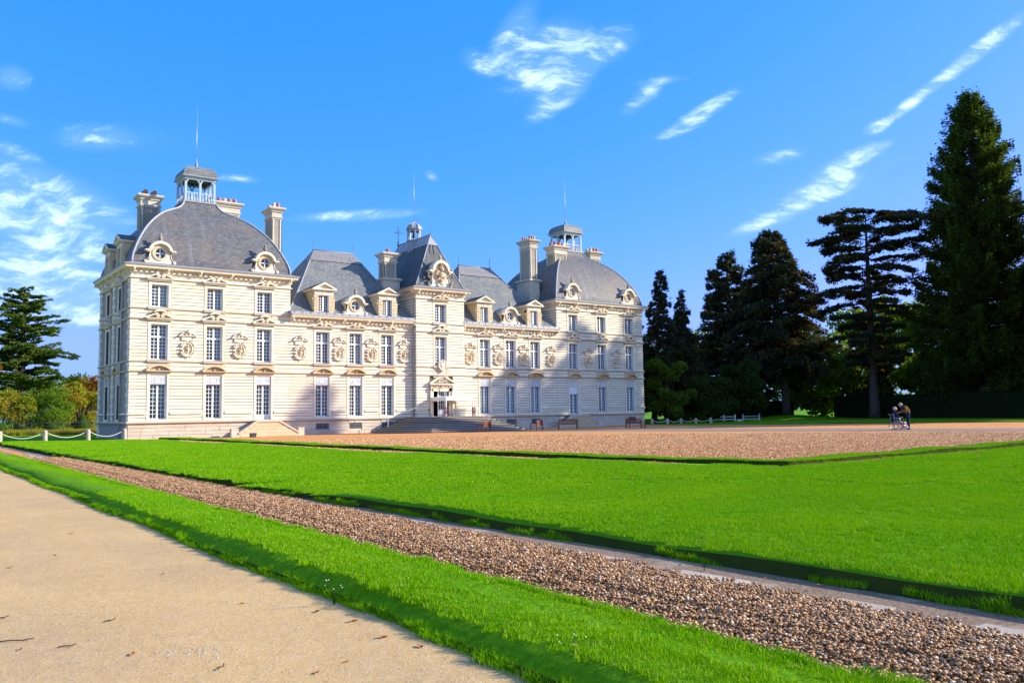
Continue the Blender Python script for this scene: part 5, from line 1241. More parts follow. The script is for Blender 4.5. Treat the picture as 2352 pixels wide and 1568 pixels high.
# debris: leaves, twigs, patch of grey stones on the path
lf = MB(); lf.add([(-.045, 0, .004), (-.015, -.022, .012), (.03, -.018, .010), (.055, 0, .022), (.03, .02, .014), (-.015, .022, .016), (.0, 0, .001)], [(0, 1, 6), (1, 2, 6), (2, 3, 6), (3, 4, 6), (4, 5, 6), (5, 0, 6)]); LEAFM = lf.mesh('fallen_leaf', LEAFD)
r = random.Random(21)
spots = [(-13.29, -61.27, 1.2), (-12.45, -62.5, 1.1), (-13.54, -56.63, 1.2), (-12.13, -60.16, 1), (-12.3, -58.2, 1), (-13.9, -60.6, 1.0), (-11.75, -60.9, 1.4), (-11.65, -61.4, 1.5), (-11.7, -62.0, 1.5), (-11.62, -62.4, 1.3), (-12.2, -62.4, .8), (-13.0, -56, 1.0), (-14.0, -57.2, 1), (-12.5, -54, 1)]
for i, (x, y, s_) in enumerate(spots): tag(link('fallen_leaf', LEAFM, None, (x, y, .006), r.uniform(0, 6), s_ * .62), 'dry brown leaf lying on the sandy path', 'leaf', 'fallen leaves on the sandy path')
for i in range(16):
    x, y = r.uniform(-7, 12), r.uniform(-62, -45)
    if inview(x, y, -1): tag(link('fallen_leaf', LEAFM, None, (x, y, zt_(x, y) + .045), r.uniform(0, 6), 1.5), 'dry orange leaf lying on the wide lawn', 'leaf', 'fallen leaves on the lawn')
for (x, y) in ((-10.9, -62.6), (-10.6, -61.2), (-10.8, -58.9), (-10.5, -56.4)): tag(link('fallen_leaf', LEAFM, None, (x, y, zt_(x, y, .12) + .05), r.uniform(0, 6), .7), 'dry brown leaf lying on the near grass verge', 'leaf', 'fallen leaves on the verge')
for (x, y) in ((-7.95, -62.6), (-7.85, -63.1), (-8.05, -61.6), (-9.9, -63.4), (-8.6, -62.3)): tag(link('fallen_leaf', LEAFM, None, (x, y, .05), r.uniform(0, 6), .8), 'reddish leaf lying beside the edging stones', 'leaf', 'fallen leaves beside the edging')
for k, (x, y, ln, a) in enumerate([(-13.9, -60.32, .26, -.45), (-13.62, -60.75, .12, -.3), (-13.2, -60.1, .1, .2), (-12.9, -62.0, .09, .7), (-13.9, -59.4, .12, .1), (-14.2, -61.2, .10, .2), (-12.6, -62.9, .08, 1.0)]):
    t_ = MB(); t_.tube([(-ln / 2, 0, .010), (-ln * .1, .008, .014), (ln * .2, -.004, .012), (ln / 2, .01, .02)], .0045, 5); tag(build('twig', t_, TWIG, loc=(x, y, .004), rot=a), 'longest dark twig lying at the left side of the sandy path' if k == 0 else 'short dark twig lying on the sandy path', 'twig', None if k == 0 else 'short twigs on the sandy path')
pt = []
for _ in range(130): a_, b_ = r.gauss(0, .16), r.gauss(0, .07); s_ = r.uniform(.5, 1.3); pt.append(((-12.90 + .8 * a_ + .6 * b_, -61.49 - .6 * a_ + .8 * b_, .001), (r.uniform(-.3, .3), 0, r.uniform(0, 6)), (s_, s_, s_ * .7)))
V, F = pebbles(1, 0, 0, .012, .016, 5); GP = soup('stone', V * np.array([1, 1, .7]), F, KERB, True)
V, F = pebbles(60, 1.0, 1.0, .003, .008, 15); V = V * np.array([1, 1, .5]); LS = soup('loose_stones', V, F, KERB, True); ls = []
for x in np.arange(-18, -11.7, .9):
    for y in np.arange(-65, -45, .9):
        if inview(x, y): put(ls, *jit(x, y, .3), .004)
scatter('path_grit', *zip(*ls), LS, 'fine loose stones on the sandy path', 'stones')
scatter('stone_patch', *zip(*pt), GP, 'small patch of grey stones showing through the sandy path', 'stones')
# pale wild flowers and tufts at the verge edge
def weed(x, y, h, lab, fl=True):
    o = link('weed', None, None, (x, y, 0)); tag(o, lab, 'plant'); st_ = MB(); rr_ = random.Random(int(x * 100)); fm = MB()
    for k in range(7):
        a = rr_.uniform(0, 6.28); q = rr_.uniform(.3, 1); tip = (math.cos(a) * h * .4 * q, math.sin(a) * h * .4 * q, h * rr_.uniform(.6, 1)); st_.tube([(0, 0, 0), (tip[0] * .3, tip[1] * .3, tip[2] * .6), tip], [.003, .0025, .0015], 4)
        if fl: fm.ball(tip, .005, n=5, m=4)
    build('stem', st_, BOX, o)
    if fl: build('flower', fm, WHITE, o)
weed(-11.52, -60.75, .24, 'small white flowered weed growing at the shaded edge of the verge, farther of two'); weed(-11.1, -63.45, .26, 'small white flowered weed at the bottom edge of the photo, nearer of two'); weed(-7.9, -61.8, .16, 'thin grass tuft standing on the soil below the lawn edge', False)

# ================================================================== TREES
def leafcloud(name, P, size, mat, parent, elong=1.7, flatness=0.0, axis=None, seed=0):
    r = np.random.default_rng(seed); n = len(P); P = np.asarray(P, float)
    a = r.normal(size=(n, 3)) if axis is None else np.asarray(axis) + r.normal(size=(n, 3)) * .45
    a /= np.linalg.norm(a, axis=1)[:, None]; nn = r.normal(size=(n, 3)); nn[:, 2] += flatness * 3; b = np.cross(nn, a); b /= np.linalg.norm(b, axis=1)[:, None] + 1e-9
    s_ = (np.asarray(size) * r.uniform(.55, 1.25, n))[:, None]; a = a * s_ * elong / 2; b = b * s_ / 2
    V = np.concatenate([P - a, P + b * .9 - a * .1, P + a, P - b * .9 + a * .1], 0); i = np.arange(n); F = np.stack([i, i + n, i + 2 * n, i + 3 * n], 1)
    return link(name, soup(name, V, F, mat), parent)
def trunk_obj(parent, pts, rad, n=9, mat=None):
    mb = MB(); mb.tube(catmull(pts, 3), list(np.interp(np.linspace(0, 1, (len(pts) - 1) * 3 + 1), np.linspace(0, 1, len(rad)), rad)), n); return build('trunk', mb, mat or BARK, parent)
def limb_tree(x, y, H, label, prof, mat, nl=70, z0=.15, rad=.45, size=.34, per=300, rise=.25, droop=.10, flat=.22, spread=.5, lean=(0, 0), group=None, cat='tree', trunks=1, seed=1, zb=0.0, layered=0, name='cedar_tree', gap=.25, limbs_visible=.5, up=0.6, sides=None, az=None, cl_n=9, tight=.38, rv=(.62, 1.12)):
    """prof: list of (height fraction, reach in metres); limbs carry flat sprays of needles"""
    o = link(name, None, None, (x, y, zb)); tag(o, label, cat, group); r = random.Random(seed); R = np.random.default_rng(seed)
    trunk_obj(o, [(0, 0, -.1), (lean[0] * .2, lean[1] * .2, H * .25), (lean[0] * .6, lean[1] * .6, H * .6), (lean[0], lean[1], H * .97)], [rad * 1.5, rad, rad * .9, rad * .75, rad * .45, .04])
    lm = MB(); P = []; A = []
    fr = [q[0] for q in prof]; rc = [q[1] for q in prof]
    for i in range(nl):
        t = z0 + (1 - z0) * (i + r.random() * .6) / nl
        if layered: t = (round(t * layered) + r.uniform(-.16, .16)) / layered; t = min(.985, max(z0, t))
        reach = float(np.interp(t, fr, rc)) * r.uniform(*rv); a = i * 2.399 + r.uniform(-.5, .5) if az is None else r.choice(az) + r.uniform(-.4, .4)
        if sides: reach *= 1 + sides[2] * max(0, math.cos(a - sides[0])) - sides[1] * max(0, -math.cos(a - sides[0]))
        bx, by, bz = lean[0] * t, lean[1] * t, H * t; d = Vector((math.cos(a), math.sin(a)))
        pts = []; kk = 6; rs_, ds_ = rise * r.uniform(.35, 1.7), droop * r.uniform(.4, 1.6)
        for k in range(kk + 1):
            s_ = k / kk; pts.append((bx + d.x * reach * s_, by + d.y * reach * s_, bz + reach * (rs_ * s_ - ds_ * s_ ** 2.2 * 2) ))
        lm.tube(pts, [max(.02, rad * .24 * (1 - k / kk) * (1 - t * .5) + .015) for k in range(kk + 1)], 5)
        n_ = max(12, int(per * (reach / max(rc)) ** 1.3)); s_ = R.uniform(gap, 1.05, n_) ** .8; w_ = reach * spread * np.sin(np.pi * np.clip(s_ * .9 + .05, 0, 1)) * .55 + .25
        nc = max(4, int(cl_n * (.4 + reach / max(rc)))); ci = R.integers(0, nc, n_); cs_ = R.uniform(gap, 1.0, nc); co_ = R.normal(size=nc); s_ = np.clip(cs_[ci] + R.normal(size=n_) * .42 / nc ** .8, .1, 1.08); w_ = reach * spread * np.sin(np.pi * np.clip(s_ * .9 + .05, 0, 1)) * .55 + .25; off = (co_[ci] + R.normal(size=n_) * tight) * w_ * .55; pz = np.interp(s_, np.linspace(0, 1, kk + 1), [p[2] for p in pts]); cl = R.normal(size=n_) * flat * (.4 + .6 * s_)
        P.append(np.stack([bx + d.x * reach * s_ - d.y * off, by + d.y * reach * s_ + d.x * off, pz + cl - np.abs(off) * .12], 1))
        ax = np.tile(np.array([d.x, d.y, -.15 + up * .3]), (n_, 1)); ax[:, 0] -= d.y * np.sign(off) * .7; ax[:, 1] += d.x * np.sign(off) * .7; A.append(ax)
    build('limb', lm, BARK, o); P = np.concatenate(P); leafcloud('crown', P, size, mat, o, 2.0, .6, np.concatenate(A), seed); return o
def clump_tree(x, y, H, W_, label, mat, n=5200, size=.28, base=.25, rad=.25, seed=1, name='broadleaf_tree', zb=0.0, clumps=26, group=None, cat='tree', squash=1.0, stems=1):
    o = link(name, None, None, (x, y, zb)); tag(o, label, cat, group); R = np.random.default_rng(seed)
    if stems == 1: trunk_obj(o, [(0, 0, -.1), (.1, .05, H * .3), (-.05, .1, H * .6), (0, 0, H * .85)], [rad * 1.3, rad, rad * .7, rad * .4, .03])
    else:
        for k in range(stems): a = k * 2.4; trunk_obj(o, [(math.cos(a) * .15, math.sin(a) * .15, -.1), (math.cos(a) * W_ * .12, math.sin(a) * W_ * .12, H * .35), (math.cos(a) * W_ * .28, math.sin(a) * W_ * .28, H * .8)], [rad, rad * .7, rad * .4, .02])
    lm = MB(); P = []
    for c in range(clumps):
        u = R.normal(size=3); u /= np.linalg.norm(u); q = R.uniform(.35, 1.0) ** .6; cz = base * H + (H * (1 - base)) * (.5 + .5 * u[2] * q); k = math.sqrt(max(.05, 1 - (2 * (cz / H - base) / (1 - base) - 1) ** 2 * .8))
        cx, cy = u[0] * q * W_ / 2 * k * 1.1, u[1] * q * W_ / 2 * k * 1.1; rr_ = W_ * R.uniform(.10, .19)
        lm.tube([(0, 0, H * base * .8), (cx * .5, cy * .5, cz * .7 + H * base * .2), (cx, cy, cz)], [rad * .35, rad * .2, .015], 4)
        m = n // clumps; v = R.normal(size=(m, 3)); v /= np.linalg.norm(v, axis=1)[:, None]; v *= (R.uniform(.25, 1, m) ** .45)[:, None]; P.append(np.array([cx, cy, cz]) + v * rr_ * np.array([1.15, 1.15, .8 * squash]))
    build('limb', lm, BARK, o); P = np.concatenate(P); P[:, 2] = np.maximum(P[:, 2], .05); leafcloud('crown', P, size, mat, o, 1.4, .2, None, seed); return o

# right side: the tall sequoia, cedars, conifers and the dark wood behind
limb_tree(99.4, -16.2, 42.6, 'tallest tree, a dark conical giant sequoia at the right edge', [(0, 7.5), (.15, 8.8), (.4, 7.9), (.6, 6.4), (.8, 4.3), (.93, 2.5), (1, .9)], SEQUOIA, nl=460, z0=.05, rad=.95, size=.24, per=900, rv=(.8, 1.06), rise=-.12, droop=-.16, flat=.38, spread=.42, cl_n=5, tight=.3, name='sequoia_tree', seed=3, gap=.35)
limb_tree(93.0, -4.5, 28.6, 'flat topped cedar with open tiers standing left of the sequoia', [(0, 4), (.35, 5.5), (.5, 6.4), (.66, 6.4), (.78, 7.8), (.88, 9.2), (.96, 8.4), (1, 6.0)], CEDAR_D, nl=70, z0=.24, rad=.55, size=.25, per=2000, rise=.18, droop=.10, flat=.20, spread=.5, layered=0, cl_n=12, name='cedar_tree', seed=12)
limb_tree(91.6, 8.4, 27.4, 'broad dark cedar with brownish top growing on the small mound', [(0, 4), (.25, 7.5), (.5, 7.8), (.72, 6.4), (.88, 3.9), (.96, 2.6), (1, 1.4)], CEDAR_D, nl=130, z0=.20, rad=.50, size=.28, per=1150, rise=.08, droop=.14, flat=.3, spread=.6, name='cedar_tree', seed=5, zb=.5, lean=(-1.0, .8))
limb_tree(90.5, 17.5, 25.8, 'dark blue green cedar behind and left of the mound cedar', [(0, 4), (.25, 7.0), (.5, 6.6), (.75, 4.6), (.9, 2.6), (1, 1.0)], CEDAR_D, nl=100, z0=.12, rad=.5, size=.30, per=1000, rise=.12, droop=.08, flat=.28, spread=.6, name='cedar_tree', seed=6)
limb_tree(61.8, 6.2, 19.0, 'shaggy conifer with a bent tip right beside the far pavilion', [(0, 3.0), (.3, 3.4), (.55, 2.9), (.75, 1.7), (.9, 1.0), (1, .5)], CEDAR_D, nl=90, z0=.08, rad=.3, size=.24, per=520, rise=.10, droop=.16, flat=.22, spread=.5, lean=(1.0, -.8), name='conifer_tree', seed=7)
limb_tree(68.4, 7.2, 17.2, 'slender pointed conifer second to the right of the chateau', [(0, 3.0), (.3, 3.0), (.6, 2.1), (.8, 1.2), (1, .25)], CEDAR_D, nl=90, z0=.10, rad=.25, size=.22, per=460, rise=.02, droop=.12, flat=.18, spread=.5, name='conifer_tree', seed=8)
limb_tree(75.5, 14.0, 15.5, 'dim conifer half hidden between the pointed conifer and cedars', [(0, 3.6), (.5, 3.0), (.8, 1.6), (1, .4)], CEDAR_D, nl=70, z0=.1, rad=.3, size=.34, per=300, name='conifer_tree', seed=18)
clump_tree(59.6, 1.8, 8.0, 6.0, 'green shrubby tree beside the far pavilion', BROAD_K, n=9000, size=.26, base=.02, seed=19, clumps=20)
clump_tree(66.5, 1.5, 6.2, 6.5, 'low dark rounded tree behind the white fence', WOODK, n=12000, size=.24, base=.02, seed=10)
clump_tree(75.5, 4.5, 7.6, 8, 'dark bushy tree in the shade left of the mound', WOODK, n=12000, size=.28, base=.02, seed=13)
clump_tree(64.6, .6, 2.0, 2.8, 'small mossy shrub standing behind the chain posts', BROAD_K, n=2400, size=.14, base=.02, seed=11, name='shrub', cat='shrub', clumps=16, rad=.06)
tx = [(103, -22, 13.5, 13), (112, -4, 19, 15), (118, 8, 20, 16), (112, 22, 17, 14), (100, 30, 15, 14), (86, 34, 14, 13), (74, 26, 12, 12), (66, 17, 11, 9), (124, -16, 17, 16), (118, -30, 16, 14), (112, -42, 15, 13), (106, 12, 13, 12), (100, 0, 11, 10), (82, 22, 11, 10), (101, -9, 9, 9)]
labs = ['low woodland tree right of the sequoia trunk', 'bright topped woodland tree seen through the flat topped cedar', 'tall leafy woodland tree behind the flat topped cedar', 'tall leafy woodland tree behind the mound cedar', 'woodland tree far behind the mound cedar', 'woodland tree behind the dark blue green cedar', 'woodland tree behind the dim conifer', 'woodland tree behind the pointed conifer', 'tall woodland tree far behind the sequoia', 'woodland tree at the right edge behind the sequoia', 'woodland tree beyond the right edge of the hedge', 'low woodland tree between the mound cedar and flat topped cedar', 'low woodland tree behind the flat topped cedar trunk', 'low woodland tree left of the mound cedar', 'low leafy tree between flat topped cedar and sequoia']
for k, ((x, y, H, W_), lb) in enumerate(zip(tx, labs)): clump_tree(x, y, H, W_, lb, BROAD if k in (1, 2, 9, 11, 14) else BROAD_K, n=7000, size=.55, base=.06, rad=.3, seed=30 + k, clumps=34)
# trees standing outside the frame on the right, whose shadows reach the facade
for k, (x, y, H, pr) in enumerate([(109.5, -30.5, 41, 7.5), (101, -30.5, 38.5, 6.5), (93, -31, 34.5, 6.0), (86.5, -32.5, 30.6, 4.5), (77.5, -34, 34.2, 2.8)]):
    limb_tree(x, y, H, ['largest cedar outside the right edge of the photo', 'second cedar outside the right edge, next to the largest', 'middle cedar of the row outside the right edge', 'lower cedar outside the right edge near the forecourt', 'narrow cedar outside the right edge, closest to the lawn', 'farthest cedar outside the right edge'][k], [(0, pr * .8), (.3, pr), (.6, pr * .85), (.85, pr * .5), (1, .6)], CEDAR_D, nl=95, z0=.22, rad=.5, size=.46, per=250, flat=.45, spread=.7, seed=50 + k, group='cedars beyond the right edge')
# hedge
def hedge(name, x0, y0, x1, y1, h, th, label, mat=HEDGE, n=26000, size=.16):
    o = link(name, None); tag(o, label, 'hedge'); d = Vector((x1 - x0, y1 - y0)); ln = d.length; d.normalize(); nv = Vector((-d.y, d.x)); mb = MB()
    c = [(x0, y0), (x1, y1)]; a = [Vector(c[0]) - nv * th / 2, Vector(c[1]) - nv * th / 2, Vector(c[1]) + nv * th / 2, Vector(c[0]) + nv * th / 2]
    mb.add([(p.x, p.y, 0) for p in a] + [(p.x, p.y, h - .06) for p in a], [(0, 1, 5, 4), (1, 2, 6, 5), (2, 3, 7, 6), (3, 0, 4, 7), (4, 5, 6, 7)]); build('core', mb, mat, o)
    R = np.random.default_rng(4); t = R.uniform(0, ln, n); f = R.random(n); side = np.where(R.random(n) < .5, -1, 1) * th / 2; z = R.uniform(0, h, n); top = f < .3
    off = np.where(top, R.uniform(-th / 2, th / 2, n), side); z = np.where(top, h - .03, z); P = np.stack([x0 + d.x * t + nv.x * off, y0 + d.y * t + nv.y * off, z], 1) + R.normal(size=(n, 3)) * .04
    leafcloud('leaves', P, size, mat, o, 1.4, 0, None, 3); return o
hedge('hedge', 97.5, 4.0, 90.5, -36, 3.1, 1.4, 'long clipped dark hedge in shade behind the wheelchair')
hedge('hedge', 74, 12.0, 101, 14.5, 2.6, 1.2, 'dark clipped hedge in shade behind the white fence', n=14000)
# left side
limb_tree(1.0, 69.6, 19.8, 'sunlit cedar with layered branches at the left of the chateau', [(0, 4), (.28, 7.2), (.5, 6.9), (.7, 5.6), (.86, 4.0), (.95, 2.8), (1, 1.5)], CEDAR_L, nl=150, z0=.26, rad=.6, size=.22, per=900, rise=.34, droop=.10, flat=.10, spread=.34, layered=0, cl_n=12, tight=.3, rv=(.5, 1.15), name='cedar_tree', seed=61)
clump_tree(-6.6, 50.0, 10.8, 5.4, 'orange leaved tree cut by the left edge of the photo', BROAD_O, n=9000, size=.22, base=.2, seed=62)
clump_tree(-3.4, 41.6, 4.6, 4.6, 'yellow and green airy shrub with pale stems near the left edge', BROAD_Y, n=7000, size=.15, base=.28, rad=.05, seed=63, stems=7, name='shrub', cat='shrub')
clump_tree(.6, 42.6, 5.0, 6.8, 'dense green bush left of the cone shaped box tree', BROAD, n=12000, size=.16, base=.02, rad=.06, seed=64, name='bush', cat='bush')
clump_tree(4.9, 48.4, 5.8, 6.0, 'yellow green autumn tree just left of the chateau corner', BROAD_Y, n=8500, size=.18, base=.08, seed=65)
clump_tree(8.2, 59.0, 7.4, 6.5, 'russet autumn tree touching the chateau corner on the left', BROAD_O, n=6000, size=.22, base=.1, seed=66)
clump_tree(-7.2, 44.5, 5.2, 4.5, 'dark green bush behind the orange tree at the left edge', BROAD_K, n=6000, size=.2, base=.02, seed=67)
for k, (x, y, H, W_, lb) in enumerate([(-14, 96, 10, 14, 'low dark tree far behind the left cedar, leftmost of its row'), (-1, 100, 9, 14, 'low dark tree far behind the left cedar trunk'), (10, 92, 9, 12, 'low dark tree far behind the autumn trees'), (17, 84, 9, 10, 'low dark tree behind the chateau corner'), (-18, 74, 11, 12, 'dark tree beyond the left edge behind the orange tree')]): clump_tree(x, y, H, W_, lb, BROAD_K, n=6000, size=.4, base=.02, seed=70 + k)
def topiary(x, y, kind, r_, h, label):
    o = link('topiary', None, None, (x, y, 0)); tag(o, label, 'topiary'); R = np.random.default_rng(5); n = 3600; b = MB()
    if kind == 'ball': v = R.normal(size=(n, 3)); v /= np.linalg.norm(v, axis=1)[:, None]; P = v * r_ * np.array([1, 1, h / 2 / r_]) + np.array([0, 0, h / 2]); b.ball((0, 0, h / 2), (r_ * .95, r_ * .95, h * .47), n=14, m=9)
    else:
        z = R.uniform(0, h, n) ; z = h - np.sqrt(R.random(n)) * h; a = R.uniform(0, 6.283, n); rr_ = r_ * (1 - z / h); P = np.stack([rr_ * np.cos(a), rr_ * np.sin(a), z], 1); b.lathe([(r_ * .95, 0), (.02, h * .98)], 0, 0, 14)
    build('core', b, BOX, o); leafcloud('leaves', P, .055, BOX, o, 1.4, 0, None, 2)
topiary(3.6, 38.6, 'cone', 1.15, 2.5, 'cone shaped clipped box tree beside the chateau corner')
topiary(.2, 37.0, 'ball', .75, 1.3, 'clipped box ball between bushes behind the rope'); topiary(-4.9, 35.2, 'ball', .8, 1.3, 'clipped box ball at the left edge behind the rope')
topiary(-2.2, 38.5, 'ball', .7, .9, 'clipped box ball farthest back behind the wire fence')
# tall meadow grass behind the fence
MG = soup('meadow_patch', *blades(700, 1.2, 1.2, .25, .65, .012, .6, 9), BROAD_Y); pts = []
for x in np.arange(-10, 8, 1.0):
    for y in np.arange(32, 44, 1.2): put(pts, *jit(x, y, .2), 0)
scatter('meadow_grass', *zip(*pts), MG, 'tall yellowing meadow grass behind the wire fence', 'grass')

# ================================================================== PROPS
def post(x, y, h, label, group=None, s=1.0):
    mb = MB(); mb.lathe([(.17 * s, 0), (.16 * s, .12), (.145 * s, h - .16), (.14 * s, h - .08), (.10 * s, h - .02), (.03, h)], 0, 0, 12); return tag(build('bollard', mb, POSTS, loc=(x, y, 0)), label, 'bollard', group)
def rope(p, q, sag, label, r_=.021, mat=ROPE):
    pts = []
    for i in range(17): t = i / 16; pts.append((p[0] + (q[0] - p[0]) * t, p[1] + (q[1] - p[1]) * t, p[2] + (q[2] - p[2]) * t - sag * 4 * t * (1 - t)))
    mb = MB(); mb.tube(pts, [r_ * (1 + .12 * (i % 2)) for i in range(17)], 6); return tag(build('rope', mb, mat), label, 'rope', None)
LPs = [(-8.25, -.95), (-5.55, -.95), (-2.80, -.75), (-.35, -.6)]
names_ = ['stone bollard at the far left edge of the lawn', 'stone bollard second from the left edge, holding two white ropes', 'stone bollard third from the left edge, in front of the cone topiary', 'stone bollard standing close to the near chateau corner']
for (x, y), n_ in zip(LPs, names_): post(x, y, .88, n_)
rl_ = ['white rope hanging between the two leftmost bollards', 'white rope hanging below the clipped box cone and ball', 'white rope hanging to the bollard at the near chateau corner']
for a, b, n_ in zip(LPs, LPs[1:], rl_): rope((a[0] + .12, a[1], .70), (b[0] - .12, b[1], .70), .36, n_)
RPs = [(54.6, -.4), (56.3, -1.1), (57.9, -1.7), (59.6, -2.4), (61.5, -2.9)]
nr = ['stone bollard nearest the far chateau corner', 'stone bollard second from the far chateau corner', 'shaded stone bollard in the middle of the far roped row', 'dark stone bollard fourth from the far chateau corner', 'dark stone bollard just behind the left end of the white fence']
for (x, y), n_ in zip(RPs, nr): post(x, y, .64, n_, s=1.1)
for k, (a, b) in enumerate(zip(RPs, RPs[1:])): rope((a[0], a[1], .52), (b[0], b[1], .52), .28, ['slack pale rope between the first two far bollards', 'slack pale rope between the second and third far bollards', 'shaded rope between the third and fourth far bollards', 'shaded rope ending behind the white fence'][k], .022)
def fence(ps, h, label):
    o = link('fence', None); tag(o, label, 'fence', None)
    for (x, y) in ps: mb = MB(); mb.box(-.07, .07, -.07, .07, 0, h - .1); mb.lathe([(.09, h - .1), (.09, h - .02), (.03, h + .05)], 0, 0, 8); build('post', mb, WHITE, o, loc=(x, y, 0))
    for a, b in zip(ps, ps[1:]):
        for z in (.30, .62): 
            mb = MB(); d = Vector((b[0] - a[0], b[1] - a[1], 0)); L_ = d.length; mb.box(0, L_, -.03, .03, z - .045, z + .045); build('rail', mb, WHITE, o, loc=(a[0], a[1], 0), rot=math.atan2(d.y, d.x))
fence([(69.2, 4.5), (70.0, 4.0), (71.2, 3.2), (72.4, 2.4)], .86, 'longer low white fence section with four posts before the dark trees')
fence([(74.6, 2.9), (76.9, 2.1)], .9, 'shorter low white fence section with two posts beside the mound')
sg = MB(); sg.box(-.5, .5, -.06, .06, .0, .42); sg.box(-.45, .45, -.07, -.06, .05, .37); tag(build('notice_board', sg, WHITE, loc=(73.5, 2.6, .02), rot=-.6, scale=.6), 'small low white notice board in the gap of the white fence', 'sign')
# wire fence on the left
wf = link('wire_fence', None); tag(wf, 'thin dark wire fence behind the ropes on the left', 'fence')
for k in range(7): mb = MB(); mb.tube([(0, 0, 0), (0, 0, 1.35)], .03, 5); build('post', mb, IRON, wf, loc=(-11 + k * 2.9, 31.5, 0))
mb = MB()
for z in (.3, .6, .9, 1.2, 1.33): mb.tube([(-12, 31.5, z), (7, 31.5, z)], .012, 4)
build('wire', mb, IRON, wf)
# spotlight by the near steps
sp_ = MB(); sp_.box(-.22, .22, -.12, .12, .02, .30); sp_.box(-.26, .26, -.14, .14, .28, .32); sp_.box(-.03, .03, .1, .2, 0, .2); tag(build('floodlight', sp_, IRON, loc=(8.35, -2.95, 0), rot=(.25, 0, .2)), 'small black floodlight on the gravel before the near steps', 'lamp')
for x, y, n_ in ((20.6, -3.4, 'black floodlight left of the foot of the entrance steps'),): s2 = MB(); s2.box(-.25, .25, -.12, .12, .02, .2); tag(build('floodlight', s2, IRON, loc=(x, y, 0), rot=.5), n_, 'lamp')
# benches
def bench(x, y, rz, label, w_=1.75):
    o = link('bench', None, None, (x, y, 0), rz, 1.0); tag(o, label, 'bench', None); h = w_ / 2
    s_ = MB()
    for k in range(5): s_.box(-h, h, -.05 + k * .10 - .25, .03 + k * .10 - .25, .42, .45)
    build('seat', s_, WOODR, o)
    b_ = MB(); n = 16
    for k in range(n): xx = -h + .06 + (w_ - .12) * (k + .5) / n; b_.prism([(xx - .03, .47), (xx + .03, .47), (xx + .03, .84), (xx - .03, .84)], .23, .26)
    b_.box(-h, h, .22, .27, .84, .92); b_.box(-h, h, .22, .27, .43, .48); build('backrest', b_, WOODR, o)
    for sx in (-1, 1):
        for yy, hh in ((-.28, .64), (.24, .92)): l_ = MB(); l_.box(sx * h - .035, sx * h + .035, yy - .035, yy + .035, 0, hh); build('leg', l_, WOODR, o)
        a_ = MB(); a_.box(sx * h - .04, sx * h + .04, -.32, .22, .62, .66); build('armrest', a_, WOODR, o)
    return o
bench(26.3, -8.4, math.pi + .62, 'dark wooden bench in shade before the middle of the entrance steps')
bench(30.2, -10.6, math.pi + .62, 'red brown wooden bench at the right end of the entrance steps')
bench(36.2, -7.6, math.pi - .5, 'dark bench seen from behind left of the far garden steps')
bench(39.9, -12.6, -.1, 'reddish slatted bench before the right corner of the far pavilion')
# entrance canopy
cn = link('canopy', None, None, (0, 0, 1.33)); tag(cn, 'white fabric canopy on thin posts over the entrance landing', 'canopy'); x0, x1, y0, y1 = 25.82, 28.72, -3.1, -.62
for (x, y) in ((x0, y1), (x0, y0), (x1, y1), (x1, y0)): mb = MB(); mb.tube([(x, y, 0), (x, y, 1.66)], .045, 7); build('post', mb, WHITE, cn)
mb = MB()
def val(p, q, n=14):
    vs = []
    for i in range(n + 1): t = i / n; x, y = p[0] + (q[0] - p[0]) * t, p[1] + (q[1] - p[1]) * t; s_ = .02 * math.sin(t * 9); vs += [(x + (.02 if p[0] == q[0] else 0) * math.sin(t * 11), y + s_ * (p[1] == q[1]), 1.42 + .03 * math.sin(t * math.pi * 4)), (x, y, 1.76)]
    mb.add(vs, [(2 * i, 2 * i + 2, 2 * i + 3, 2 * i + 1) for i in range(n)], smooth=True)
e = .06
for p, q in (((x0 - e, y1), (x0 - e, y0 - e)), ((x0 - e, y0 - e), (x1 + e, y0 - e)), ((x1 + e, y0 - e), (x1 + e, y1)), ((x1 + e, y1), (x0 - e, y1))): val(p, q)
mb.add([(x0 - e, y0 - e, 1.76), (x1 + e, y0 - e, 1.76), (x1 + e, y1, 1.76), (x0 - e, y1, 1.76), ((x0 + x1) / 2, (y0 + y1) / 2, 1.86)], [(0, 1, 4), (1, 2, 4), (2, 3, 4), (3, 0, 4)])
build('cover', mb, TENT, cn)
def signboard(x, y, label, seed):
    o = link('sign_board', None, None, (x, y, 1.33), -.25); tag(o, label, 'sign'); b_ = MB(); b_.box(-.165, .165, -.03, .03, 0, .80); build('board', b_, SIGNR, o); t_ = MB(); rr_ = random.Random(seed)
    for z, w_ in ((.70, .16), (.64, .12), (.55, .18), (.47, .10), (.38, .05), (.24, .20), (.17, .24), (.10, .14), (.04, .18)): 
        for k in range(2 if w_ > .12 else 1): t_.box(-w_ / 2 + k * w_ * .55, -w_ / 2 + k * w_ * .55 + w_ * (.42 if w_ > .12 else 1), -.036, -.031, z - .016, z + .018)
    build('lettering', t_, WHITE, o)
signboard(25.72, -3.25, 'dark red sign board with white lettering at the canopy post left of the door', 1); signboard(28.68, -3.25, 'dark red sign board with white lettering at the outer right canopy post', 2)

